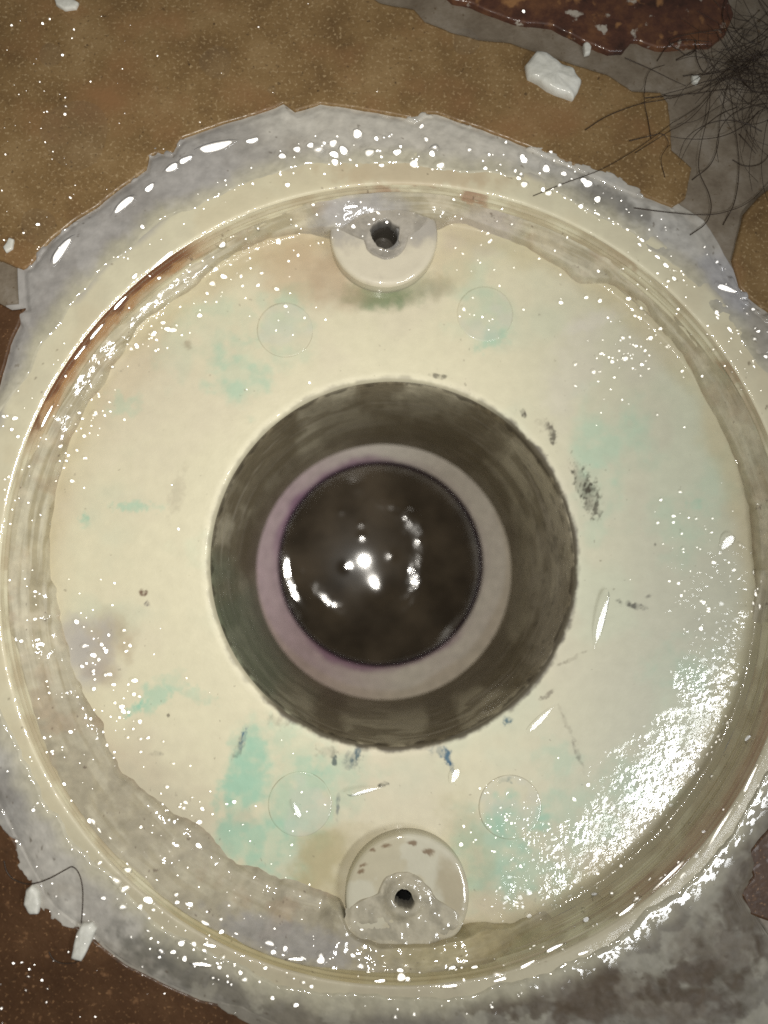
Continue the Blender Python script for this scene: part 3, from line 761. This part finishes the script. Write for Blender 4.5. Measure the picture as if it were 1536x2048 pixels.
c = mix(c, (0.60, 0.565, 0.44), (1 - sstep(.36, .46, sk)) * .6)
c = mix(c, (0.60, 0.54, 0.41), sstep(.5, .7, n2) * .5)
c = mix(c, (0.37, 0.335, 0.25), np.broadcast_to(lowleft[None], x.shape) * (.55 + .45 * sstep(.4, .6, n2)))
c = mix(c, (0.33, 0.25, 0.16), (1 - sstep(0, .12, s)) * .45 * sstep(.35, .65, n2) * np.ones_like(x))  # shadow under the scalloped edge, painted as a brown line
c = mix(c, (0.36, 0.24, 0.15), sstep(.55, .72, fbm(u, v, 80, 5, 185)) * .3)
c = mix(c, (0.40, 0.39, 0.39), blob(u, v, 720, 440, 90, 60, 0, .5, .5, 3) * .8)
c = mix(c, (0.30, 0.29, 0.29), blob(u, v, 560, 1875, 150, 34, 14, .6, .6, 3) * .7)
c = mix(c, (0.40, 0.34, 0.17), blob(u, v, 930, 1890, 160, 50, -6, .6, .5, 3) * .6)
c = mix(c, (0.52, 0.47, 0.43), blob(u, v, 960, 455, 70, 40, 0, .5, .5, 3) * .7)
sp = fbm(u, v, 13, 3, 79); c = mix(c, (0.12, 0.08, 0.06), sstep(0.83, 0.89, sp) * 0.65)
rel = 0.06 + .22 * sstep(.5, .68, fbm(u, v, 70, 3, 187))
fc = grid_faces(*x.shape)
keep = (np.broadcast_to(thick[None], x.shape).ravel()[fc] > 0.05).any(axis=1)
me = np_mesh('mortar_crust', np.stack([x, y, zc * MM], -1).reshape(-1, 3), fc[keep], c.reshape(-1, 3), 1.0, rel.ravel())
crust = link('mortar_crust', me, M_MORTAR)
tag(crust, 'lumpy beige crust with a scalloped edge creeping down the wall inside the drain rim', 'crust')

# ------------------------------------------------------------------ grey mortar packed round the rim
outer_px = cut_top + [(1400, 450), (1440, 520), (1490, 600), (1560, 660), (1640, 780), (1690, 960), (1710, 1130), (1690, 1300), (1640, 1480), (1580, 1610), (1520, 1700), (1490, 1800), (1560, 1900), (1560, 2080), (1400, 2200), (1100, 2200), (800, 2140), (640, 2090)] + cut_left[::-1]
ea = []; er = []
for (a, b_) in outer_px:
    p = P(a, b_, 0); ea.append(math.atan2(p.y - AX.y, p.x - AX.x) % (2 * math.pi)); er.append(math.hypot(p.x - AX.x, p.y - AX.y) / MM)
o_ = np.argsort(ea); ea = np.array(ea)[o_]; er = np.array(er)[o_]
NT = 1800; th = np.linspace(0, 2 * np.pi, NT, endpoint=False); deg = np.degrees(th)
ROUT = np.interp(th, np.r_[ea[-1] - 2 * np.pi, ea, ea[0] + 2 * np.pi], np.r_[er[-1], er, er[0]])
seam = ROUT.copy()
ROUT = np.maximum(ROUT + 3.0, 121)
rimw = 116.0 + 1.6 * win(60, 185, 14) + (fbm(np.cos(th) * 800 + 900, np.sin(th) * 800 + 900, 90, 4, 191) - .5) * 5
creep = np.maximum(win(55, 104, 10) * 2.4, win(188, 345, 18) * 3.6) + win(345, 400, 12) * 1.0
rimw = rimw - creep
s = np.linspace(0, 1, 84)[:, None]
r = rimw[None] + (ROUT - rimw)[None] * s
x = AX.x + r * MM * np.cos(th)[None]; y = AX.y + r * MM * np.sin(th)[None]
u, v = proj(x, y, 0 * x)
d_in = r - rimw[None]; d_out = seam[None] - r
smoothL = np.broadcast_to(win(104, 176, 14)[None], x.shape)
hump = 0.5 * smoothL * sstep(0, 4, d_in) * sstep(-1, 5, d_out)
n1 = fbm(u, v, 60, 5, 193) - .5; n2 = fbm(u, v, 22, 3, 195) - .5
mess = np.broadcast_to(win(270, 332, 16)[None], x.shape) * sstep(3, 14, d_in)
low_ = np.broadcast_to(win(180, 350, 20)[None], x.shape)
n1 = n1 * (1 - .8 * low_ * (1 - sstep(2, 9, d_in)))
zc = -0.30 + 0.42 * low_ + hump + n1 * (1.1 - 0.75 * smoothL + 1.6 * mess) + n2 * (0.35 - .28 * smoothL)
zc = zc * sstep(0, 1.2, d_in) + (body_z(np.minimum(r, 119.5)) - 0.25) * (1 - sstep(0, 1.2, d_in))
zc = zc - 0.5 * (1 - sstep(0.0, 2.5, d_out)) - 1.6 * sstep(0.96, 1.0, s)
lap = fbm(u, v, 120, 5, 211) + .25 * fbm(u, v, 14, 3, 212) - .125
over = sstep(.52, .58, lap - 0.075 * np.maximum(0, -d_out)) * (d_out > -2.3)
zc = np.where(d_out < 0.6, np.minimum(zc, -0.25) * (1 - over) + 0.07 * over, zc)
u, v = proj(x, y, zc * MM)
n1 = fbm(u, v, 130, 5, 201); n2 = fbm(u, v, 45, 5, 203); n3 = fbm(u, v, 24, 4, 205)
c = np.ones(x.shape + (3,)) * np.array((0.40, 0.38, 0.34))
c = mix(c, (0.50, 0.48, 0.43), sstep(.45, .65, n2) * .7)
c = mix(c, (0.30, 0.27, 0.22), sstep(.5, .7, n1) * .6)
c = mix(c, (0.32, 0.305, 0.29), smoothL * .85)
c = mix(c, (0.42, 0.405, 0.385), smoothL * sstep(.45, .7, n2) * .6)
c = mix(c, (0.19, 0.185, 0.15), smoothL * (1 - sstep(1, 5.5, d_in + (n2 - .5) * 6)) * sstep(.42, .6, n1) * .8)
c = mix(c, (0.57, 0.545, 0.48), blob(u, v, 880, 285, 360, 70, 8, .5, .6, 3) * .75)
c = mix(c, (0.47, 0.465, 0.44), blob(u, v, 1230, 420, 170, 50, 27, .5, .6, 4) * .7)
c = mix(c, (0.17, 0.16, 0.14), blob(u, v, 1230, 410, 90, 22, 25, .5, .9, 5, size=18) * .7)
c = mix(c, (0.36, 0.36, 0.38), blob(u, v, 1460, 560, 70, 70, 0, .5, .6, 6) * .7)
c = mix(c, (0.50, 0.49, 0.46), blob(u, v, 60, 1500, 70, 90, -20, .5, .6, 7) * .7)
c = mix(c, (0.22, 0.215, 0.21), blob(u, v, 30, 1600, 60, 70, 30, .5, .7, 8) * .6)
c = mix(c, (0.13, 0.125, 0.105), blob(u, v, 340, 1915, 110, 36, 28, .5, .8, 9) * .8)
c = mix(c, (0.20, 0.19, 0.16), blob(u, v, 480, 1985, 120, 26, 18, .5, .8, 10) * .6)
c = mix(c, (0.47, 0.45, 0.40), blob(u, v, 120, 1680, 60, 120, -32, .5, .6, 11) * .6)
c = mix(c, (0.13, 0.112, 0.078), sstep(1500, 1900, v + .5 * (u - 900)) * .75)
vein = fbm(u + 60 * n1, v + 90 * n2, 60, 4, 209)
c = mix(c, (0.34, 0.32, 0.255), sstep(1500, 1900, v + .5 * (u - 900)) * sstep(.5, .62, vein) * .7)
dirt = np.maximum.reduce([blob(u, v, 1180, 1985, 90, 50, -12, .4, .9, 12), blob(u, v, 1330, 2010, 110, 45, 8, .4, .9, 16), blob(u, v, 1390, 1945, 70, 26, -20, .4, .9, 17), blob(u, v, 1440, 1900, 90, 60, 20, .3, .9, 13) * .8, blob(u, v, 1500, 1760, 60, 110, 20, .4, .9, 14) * .7, blob(u, v, 1050, 2000, 150, 30, 0, .3, 1.0, 15) * .7])
c = mix(c, (0.045, 0.03, 0.017), dirt * sstep(.38, .52, fbm(u, v, 70, 5, 208)) * .9)
c = mix(c, (0.13, 0.10, 0.07), dirt * .6)
sp = fbm(u, v, 12, 3, 81); c = mix(c, (0.10, 0.075, 0.05), sstep(0.82, 0.88, sp) * 0.6)
c = mix(c, CREAM * .74, (1 - sstep(0.3, 7.0, d_in + (n2 - .5) * 5)) * .75)
rel = 0.10 + .28 * sstep(.48, .65, fbm(u, v, 90, 3, 207)); rel = rel * (1 - .85 * smoothL)
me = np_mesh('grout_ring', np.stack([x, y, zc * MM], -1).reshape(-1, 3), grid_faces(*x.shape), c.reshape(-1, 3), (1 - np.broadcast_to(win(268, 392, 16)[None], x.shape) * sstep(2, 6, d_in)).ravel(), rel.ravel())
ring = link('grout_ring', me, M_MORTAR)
tag(ring, 'rough grey and white mortar ring packed between the drain rim and the cut tiles', 'mortar')

# ------------------------------------------------------------------ resting points
bpy.context.view_layer.update()
DG = bpy.context.evaluated_depsgraph_get()
def hit(u, v):
    """surface point and normal that the lens sees at a pixel"""
    d = (P(u, v, 0) - CAM).normalized()
    ok, loc, nor, idx, ob, mw = scene.ray_cast(DG, CAM, d)
    if not ok: return None
    if nor.dot(d) > 0: nor = -nor
    return loc, nor

# ------------------------------------------------------------------ loose chips
def chip(outline, thick, label, seed, sink=0.2):
    cu = sum(p[0] for p in outline) / len(outline); cv = sum(p[1] for p in outline) / len(outline)
    h = hit(cu, cv); z0 = h[0].z if h else 0
    ztop = z0 + thick * MM
    loop = smooth_loop(outline, 4, 0.35, seed)
    w = np.array([P(a, b_, ztop)[:2] for a, b_ in loop])
    ar = 0.5 * np.sum(w[:, 0] * np.roll(w[:, 1], -1) - np.roll(w[:, 0], -1) * w[:, 1])
    if ar < 0: w = w[::-1]
    cen = w.mean(0); n = len(w)
    co = []
    levels = [(1.0, -sink), (1.03, thick * .35), (0.97, thick * .75), (0.86, thick * .95), (0.6, thick * 1.02), (0.3, thick * 1.05)]
    for k_, zz in levels:
        q = cen + (w - cen) * k_
        nz = (fbm(q[:, 0] * 7300, q[:, 1] * 7300, 14, 3, seed + 7) - .5) * thick * .30 * (zz > thick * .5)
        co.append(np.stack([q[:, 0], q[:, 1], z0 + (zz + nz) * MM], -1))
    co = np.vstack(co + [np.array([[cen[0], cen[1], z0 + thick * 1.06 * MM]])])
    f = [list(q) for q in grid_faces(len(levels), n)]
    last = (len(levels) - 1) * n
    f += [[last + i, last + (i + 1) % n, len(co) - 1] for i in range(n)]
    me = bpy.data.meshes.new('mortar_chip'); me.from_pydata([tuple(p - np.array([cen[0], cen[1], z0])) for p in co], [], f); me.update()
    for p in me.polygons: p.use_smooth = True
    o = link('mortar_chip', me, CHIP); o.location = (cen[0], cen[1], z0)
    tag(o, label, 'chip', 'loose white mortar chips')
chip([(1076, 97), (1098, 102), (1122, 122), (1150, 134), (1165, 156), (1158, 176), (1149, 191), (1118, 180), (1098, 172), (1078, 158), (1058, 148), (1054, 124)], 3.0, 'large white angular chip on the ochre tile near the red tile', 1)
chip([(1168, 86), (1176, 80), (1184, 92), (1182, 104), (1172, 106)], 1.4, 'tiny white chip on the joint just below the red tile', 2)
chip([(50, 1782), (62, 1774), (74, 1786), (78, 1808), (74, 1830), (58, 1832), (46, 1812)], 1.8, 'small white pear shaped chip on the brown tile left of the bent hair', 3)
chip([(160, 1852), (180, 1850), (190, 1862), (184, 1880), (172, 1905), (160, 1925), (140, 1920), (146, 1890), (152, 1868)], 1.8, 'elongated white chip straddling the mortar edge at the end of the bent hair', 4)
chip([(18, 474), (27, 478), (24, 496), (12, 504), (6, 494)], 0.9, 'sliver of white chip on the ochre tile at the far left edge', 5)
chip([(108, -6), (140, -8), (156, 2), (150, 14), (128, 17), (112, 8)], 1.2, 'flat white chip on the ochre tile at the very top left', 6)
chip([(1384, 150), (1396, 147), (1402, 156), (1396, 166), (1386, 162)], 1.2, 'small white chip on the joint among the tangled hair', 7)

# ------------------------------------------------------------------ hair
def tube(points, r0, r1, sides=5):
    pts = [Vector(p) for p in points]
    co = []; n = len(pts)
    for i, p in enumerate(pts):
        t = (pts[min(i + 1, n - 1)] - pts[max(i - 1, 0)]).normalized()
        a = t.cross(Vector((0, 0, 1)))
        if a.length < 1e-6: a = Vector((1, 0, 0))
        a.normalize(); b_ = a.cross(t)
        rr = r0 + (r1 - r0) * i / (n - 1)
        for k in range(sides):
            w = 2 * math.pi * k / sides
            co.append(p + a * rr * math.cos(w) + b_ * rr * math.sin(w))
    f = []
    for i in range(n - 1):
        for k in range(sides):
            k2 = (k + 1) % sides
            f.append((i * sides + k, i * sides + k2, (i + 1) * sides + k2, (i + 1) * sides + k))
    return co, f

def spline(px, n=40):
    p = np.array(px, float)
    q = np.vstack([2 * p[0] - p[1], p, 2 * p[-1] - p[-2]])
    out = []
    m = len(p) - 1
    for k in range(n + 1):
        s = k / n * m; i = min(int(s), m - 1); t = s - i
        a, b_, c_, d_ = q[i], q[i + 1], q[i + 2], q[i + 3]
        out.append(0.5 * ((2 * b_) + (-a + c_) * t + (2 * a - 5 * b_ + 4 * c_ - d_) * t * t + (-a + 3 * b_ - 3 * c_ + d_) * t ** 3))
    return out

def strand_pts(px, lift=0.12, n=40, arch=None):
    out = []
    base = spline(px, n)
    for i, (a, b_) in enumerate(base):
        h = hit(a, b_) if -80 < a < 1640 and -80 < b_ < 2130 else None
        z = (h[0].z if h else 0.0)
        z = max(min(z, 0.001), -0.012)
        z += lift * MM + (arch(i / n) * MM if arch else 0)
        out.append(P(a, b_, z))
    zz = [p.z for p in out]
    for _ in range(3):
        zz = [max(zz[i], (zz[max(i - 1, 0)] + zz[i] * 2 + zz[min(i + 1, len(zz) - 1)]) / 4) if True else 0 for i in range(len(zz))]
    for p, z in zip(out, zz): p.z = z
    return out

def mesh_from(name, parts):
    co = []; f = []
    for c_, g in parts:
        o = len(co); co += [tuple(p) for p in c_]; f += [tuple(i + o for i in q) for q in g]
    me = bpy.data.meshes.new(name); me.from_pydata(co, [], f); me.update()
    me.polygons.foreach_set('use_smooth', np.ones(len(me.polygons), bool))
    return me

hair_parts = [  # those that can be followed one by one
    [(1250, 116), (1300, 138), (1345, 160), (1372, 172)],
    [(1170, 260), (1215, 232), (1280, 208), (1345, 196), (1420, 170), (1500, 120)],
    [(1268, 416), (1330, 424), (1400, 430), (1450, 424), (1500, 402), (1550, 350)],
    [(1380, 470), (1410, 448), (1422, 420), (1418, 388), (1398, 340), (1402, 290), (1418, 220), (1424, 150), (1460, 80), (1520, 20)],
    [(1066, 392), (1130, 366), (1200, 340), (1270, 300), (1340, 250), (1410, 200), (1470, 110)],
    [(1302, 278), (1296, 240), (1288, 200), (1292, 160), (1302, 140), (1330, 130)],
    [(1352, 120), (1390, 100), (1372, 110), (1340, 80), (1420, 62), (1500, 60), (1560, 90)],
    [(1478, 268), (1496, 288), (1512, 308)],
    [(1465, 320), (1490, 332), (1520, 328), (1540, 306), (1556, 260)],
    [(1384, 360), (1420, 330), (1436, 290), (1440, 240), (1456, 170)],
    [(1366, 152), (1430, 146), (1500, 126), (1560, 90)],
    [(1258, 282), (1300, 272), (1324, 268), (1336, 282), (1334, 296)],
    [(1314, 122), (1336, 92), (1370, 80), (1420, 84)],
    [(1446, 450), (1470, 400), (1478, 330), (1470, 250), (1460, 180)],
    [(1270, 306), (1330, 268), (1386, 232), (1450, 150), (1490, 60)],
    [(1390, 80), (1394, 120), (1412, 146), (1440, 120), (1490, 70), (1540, 20)],
    [(1290, 196), (1340, 192), (1400, 186), (1470, 178), (1540, 190)],
    [(1330, 355), (1322, 320), (1330, 300), (1340, 290)],
]
clump = empty('hair_clump', P(1520, 160, 0.0))
tag(clump, 'tangled clump of wet dark hair lying across the tiles and joint', 'hair')
for i, px in enumerate(hair_parts):
    pts = strand_pts(px, 0.15, 46, arch=lambda s, k=i: 0.5 * math.sin(math.pi * s) * (0.3 + (k % 4) * .35))
    fine = i in (4, 17, 14)
    me = mesh_from('hair', [tube(pts, 0.00012 if fine else 0.00016, 0.00007)])
    link('hair', me, HAIR, clump)
mass = []
for i in range(115):
    cx = 1535 + random.gauss(0, 28); cy = 140 + random.gauss(0, 60)
    a0 = random.uniform(0, 2 * math.pi); R = random.uniform(70, 190); turn = random.uniform(-2.6, 2.6)
    if random.random() < .45: a0 = random.uniform(2.2, 4.4); R = random.uniform(60, 170)
    pts = []
    x0, y0 = cx, cy; a = a0
    for k in range(6):
        pts.append((x0, y0)); x0 += R / 4 * math.cos(a); y0 -= R / 4 * math.sin(a) * -1 if False else R / 4 * math.sin(a); a += turn / 5 + random.gauss(0, .12)
    lift = random.uniform(0.1, 1.6)
    P3 = [P(a_, b_, (lift + .7 * math.sin(i + j * .35)) * MM) for j, (a_, b_) in enumerate(spline(pts, 22))]
    mass.append(tube(P3, random.choice((.00006, .00008, .0001, .00016)), .00005, 4))
hm = link('hair_mass', mesh_from('hair_mass', mass), HAIR, clump)
hm['kind'] = 'stuff'

def single_hair(px, label, r=0.00019, lift=.15):
    pts = strand_pts(px, lift, 60)
    base = pts[0].copy()
    me = mesh_from('hair_strand', [tube([p - base for p in pts], r, r * .7)])
    o = link('hair_strand', me, HAIR); o.location = base
    tag(o, label, 'hair', 'stray hairs')
single_hair([(8, 1722), (14, 1744), (30, 1760), (60, 1768), (96, 1758), (130, 1740), (146, 1734), (160, 1752), (166, 1790), (163, 1846)], 'long bent dark hair crossing from the brown tile onto the mortar')
single_hair([(98, 1904), (106, 1918), (122, 1926), (146, 1926), (158, 1922)], 'short curved hair on the brown tile beside the elongated chip')

# ------------------------------------------------------------------ water lying on everything
def cap_mesh(sides=12, rings=4, contact=38):
    a = math.radians(contact); R = 1 / math.sin(a); co = [(0, 0, R - R * math.cos(a))]; f = []
    for i in range(1, rings + 1):
        w = a * i / rings; z = R * math.cos(w) - R * math.cos(a); q = R * math.sin(w)
        for k in range(sides):
            t = 2 * math.pi * k / sides; co.append((q * math.cos(t), q * math.sin(t), z))
    for k in range(sides): f.append((0, 1 + k, 1 + (k + 1) % sides))
    for i in range(rings - 1):
        for k in range(sides):
            a0 = 1 + i * sides + k; a1 = 1 + i * sides + (k + 1) % sides
            f.append((a0, a0 + sides, a1 + sides, a1))
    return np.array(co), f

def lens(u_, v_, length, width, ang, lamp, parts, bulge=0.055, rings=8, sides=28):
    """a smooth lens of water whose crown faces halfway between the camera and a lamp"""
    h = hit(u_, v_)
    if not h: return
    loc, nor = h
    nreq = ((CAM - loc).normalized() + (lamp - loc).normalized()).normalized()
    a = math.radians(-ang)
    t = Vector((math.cos(a), math.sin(a), 0)); t = (t - nreq * t.dot(nreq)).normalized(); s_ = nreq.cross(t)
    L_, W_ = length * .1375 * MM, width * .1375 * MM
    e = np.repeat(np.arange(1, rings + 1) / rings, sides); w = np.tile(2 * np.pi * np.arange(sides) / sides, rings)
    wob = 1 + .10 * np.sin(2 * w + u_) + .08 * np.sin(3 * w + v_)
    hgt = W_ * bulge * (1 - e * e) - W_ * .5 * np.maximum(0, e - .75)
    lo_, n_, t_, q_ = (np.array(k) for k in (loc, nreq, t, s_))
    co = lo_ + np.outer(L_ * e * np.cos(w) * wob, t_) + np.outer(W_ * e * np.sin(w) * wob, q_) + np.outer(hgt, n_)
    sn = np.array(nor); lift = L_ * abs(float(t_ @ sn)) + W_ * abs(float(q_ @ sn))
    co = co + sn * lift
    co[-sides:] -= np.outer((co[-sides:] - lo_) @ sn + 0.00005, sn)      # the edge comes down to the surface
    co = np.vstack([lo_ + sn * lift + n_ * W_ * bulge, co])
    f = [(0, 1 + k, 1 + (k + 1) % sides) for k in range(sides)]
    for i in range(rings - 1):
        for k in range(sides):
            a0 = 1 + i * sides + k; a1 = 1 + i * sides + (k + 1) % sides
            f.append((a0, a0 + sides, a1 + sides, a1))
    parts.append((co, f))

def droplets(name, spots, label, lamp=None):
    parts = []
    for (u_, v_, r_, el, an, bl) in spots:
        lens(u_, v_, r_ * el, r_, an, lamp or LIGHT_A, parts, bl, 4, 12)
    o = link(name, mesh_from(name, parts), M_BEAD)
    tag(o, label, 'water', kind='stuff')
def rnd(n, fu, rlo, rhi, tang=False):
    """beads of rlo..rhi pixels; tang draws them out along the rim"""
    out = []
    for _ in range(int(n * .72)):
        p = fu()
        if p:
            an = random.uniform(-40, 40); el = random.uniform(.9, 1.5)
            if tang: an = math.degrees(math.atan2(-(p[0] - 811), -(1139 - p[1]))) * 1.0; el = random.uniform(1.0, 2.6)
            out.append((p[0], p[1], rlo * .8 + (rhi - rlo) * random.random() ** 2.8, el, an, random.choice((.015, .03, .05, .07, .10))))
    return out
U = random.uniform
def on_ochre():
    u_, v_ = U(0, 1250), U(0, 520)
    if random.random() < .75: u_, v_ = abs(random.gauss(0, 200)), U(30, 520)
    return (u_, v_) if math.hypot(u_ - 800, v_ - 1130) > 930 else None
def on_left():
    u_, v_ = U(0, 520), U(1640, 2048)
    return (u_, v_) if math.hypot(u_ - 800, v_ - 1130) > 935 else None
droplets('tile_droplets', rnd(120, on_ochre, 1.6, 5.5) + rnd(110, on_left, 1.6, 5), 'fine water drops scattered over the tiles')
def polar(a0, a1, r0, r1):
    a = math.radians(U(a0, a1)); r_ = U(r0, r1)
    return (811 + r_ * math.cos(a), 1139 - r_ * math.sin(a))
sp = rnd(120, lambda: polar(62, 108, 800, 885), 3, 15) + rnd(50, lambda: polar(108, 180, 808, 870), 2.5, 8) + rnd(80, lambda: polar(25, 62, 740, 880), 2.5, 8)
sp += rnd(50, lambda: polar(30, 70, 798, 812), 2.5, 6, True) + rnd(70, lambda: polar(195, 268, 720, 900), 2.5, 8) + rnd(70, lambda: polar(225, 300, 790, 900), 3, 14) + rnd(60, lambda: polar(130, 215, 740, 800), 2.5, 6)
sp += rnd(60, lambda: polar(60, 120, 660, 760), 2.5, 7) + rnd(60, lambda: polar(200, 310, 795, 815), 3, 9, True) + rnd(36, lambda: polar(300, 345, 790, 860), 3, 9, True) + rnd(40, lambda: polar(233, 248, 860, 920), 3, 10)
droplets('rim_droplets', sp, 'fine water drops clinging to the rim and mortar')
def near(cx, cy, sx, sy, ang=0):
    a = math.radians(ang); gx, gy = random.gauss(0, sx), random.gauss(0, sy)
    return (cx + gx * math.cos(a) - gy * math.sin(a), cy + gx * math.sin(a) + gy * math.cos(a))
sp = rnd(60, lambda: near(205, 800, 18, 110, 28), 3, 9) + rnd(50, lambda: near(330, 660, 22, 70, 50), 3, 10) + rnd(34, lambda: near(470, 540, 60, 40), 3, 11) + rnd(16, lambda: near(570, 640, 50, 50), 3, 8)
sp += rnd(34, lambda: near(960, 560, 50, 60), 3, 11) + rnd(110, lambda: near(1270, 700, 60, 60, 30), 3, 9) + rnd(60, lambda: near(1400, 1080, 50, 80), 3, 9) + rnd(30, lambda: polar(160, 230, 580, 690), 3, 8)
sp += rnd(60, lambda: near(240, 1420, 40, 60, -20), 3, 9) + rnd(30, lambda: near(200, 1280, 25, 50), 3, 10) + rnd(40, lambda: near(370, 1620, 40, 40), 3, 9) + rnd(24, lambda: near(560, 1640, 60, 60), 3, 7)
sp += rnd(60, lambda: near(1000, 1640, 60, 60), 3, 8) + rnd(60, lambda: near(1180, 1680, 90, 70, -30), 3, 9) + rnd(60, lambda: near(1420, 1360, 30, 110, 12), 3, 9) + rnd(60, lambda: polar(-80, 0, 690, 715), 3, 7, True) + rnd(30, lambda: polar(0, 360, 420, 690), 2.5, 6)
droplets('sump_droplets', sp, 'water beads scattered over the cream sump floor')
sp = rnd(110, lambda: near(1290, 1590, 60, 150, 42), 4, 10) + rnd(80, lambda: near(1080, 1760, 70, 40, -15), 4, 10) + rnd(70, lambda: near(1440, 1320, 26, 110, 10), 4, 10)
droplets('sheen_droplets', sp, 'dense water beads on the lower right of the sump floor', LIGHT_B)

parts = []
for args in [(1200, 1240, 78, 12, -76), (1080, 1440, 56, 9, -42), (910, 1550, 26, 13, -60), (730, 1580, 44, 7, -8), (1452, 1085, 28, 18, -50), (595, 1620, 30, 8, 60)]:
    lens(args[0], args[1], args[2] * .85, args[3] * .8, args[4], LIGHT_B, parts, 0.010)
for args in [(432, 296, 70, 22, -16), (505, 283, 22, 16, -20), (372, 322, 24, 18, -28), (345, 338, 26, 18, -26), (250, 412, 50, 18, -42), (300, 378, 22, 14, -46), (125, 505, 60, 20, -55), (1450, 580, 40, 16, 20),
             (325, 520, 60, 9, -42), (238, 605, 36, 8, -48), (190, 662, 34, 8, -52), (158, 705, 30, 6, -54), (90, 832, 42, 7, -66), (700, 412, 26, 10, -12), (270, 553, 12, 10, -40),
             (1340, 1752, 74, 12, -41), (1440, 1655, 80, 11, -55), (1500, 1560, 60, 8, -62), (1255, 1822, 40, 9, -36), (1110, 1900, 36, 9, -26), (1055, 1930, 30, 9, -24), (1000, 1958, 22, 10, -12), (900, 1972, 26, 9, -4), (590, 1926, 28, 8, 4), (405, 1926, 32, 10, 4), (420, 1890, 24, 8, 12), (1165, 1905, 18, 9, -20), (760, 1965, 20, 9, 0)]:
    lens(args[0], args[1], args[2] * .8, args[3] * .52, args[4], LIGHT_A, parts, 0.03)
wf = link('water_film', mesh_from('water_film', parts), M_FILM)
tag(wf, 'thin clear films of water pooled on the drain floor and mortar', 'water', kind='stuff')

# a few flat drops with visible outlines on the ochre tile
for (u_, v_, rp, lab) in ((150, 268, 74, 'broad flat water drop on the ochre tile nearest the left edge'), (432, 125, 36, 'oval flat water drop in the middle of the ochre tile'), (932, 84, 30, 'round water drop on the ochre tile beside the joint below the red tile'),
                          (102, 110, 26, 'small flat water drop on the ochre tile above the broad drop'), (76, 452, 38, 'flat water drop on the ochre tile above the grout at the left edge'), (544, 180, 10, 'small round bead of water on the ochre tile just above the mortar ring')):
    p = P(u_, v_, 0.0)
    base, fc = cap_mesh(36, 8, 12 if rp > 20 else 45)
    b_ = base * rp * .1375 * MM
    b_[:, 0] *= 0.92
    wob = 1 + .06 * np.sin(3 * np.arctan2(b_[:, 1], b_[:, 0]) + u_)
    b_[:, 0] *= wob; b_[:, 1] *= wob; b_[:, 2] += 0.00002
    me = bpy.data.meshes.new('water_drop'); me.from_pydata([tuple(q) for q in b_], [], fc); me.update()
    me.polygons.foreach_set('use_smooth', np.ones(len(me.polygons), bool))
    o = link('water_drop', me, M_WATER); o.location = p
    tag(o, lab, 'water drop', 'flat drops on the ochre tile')
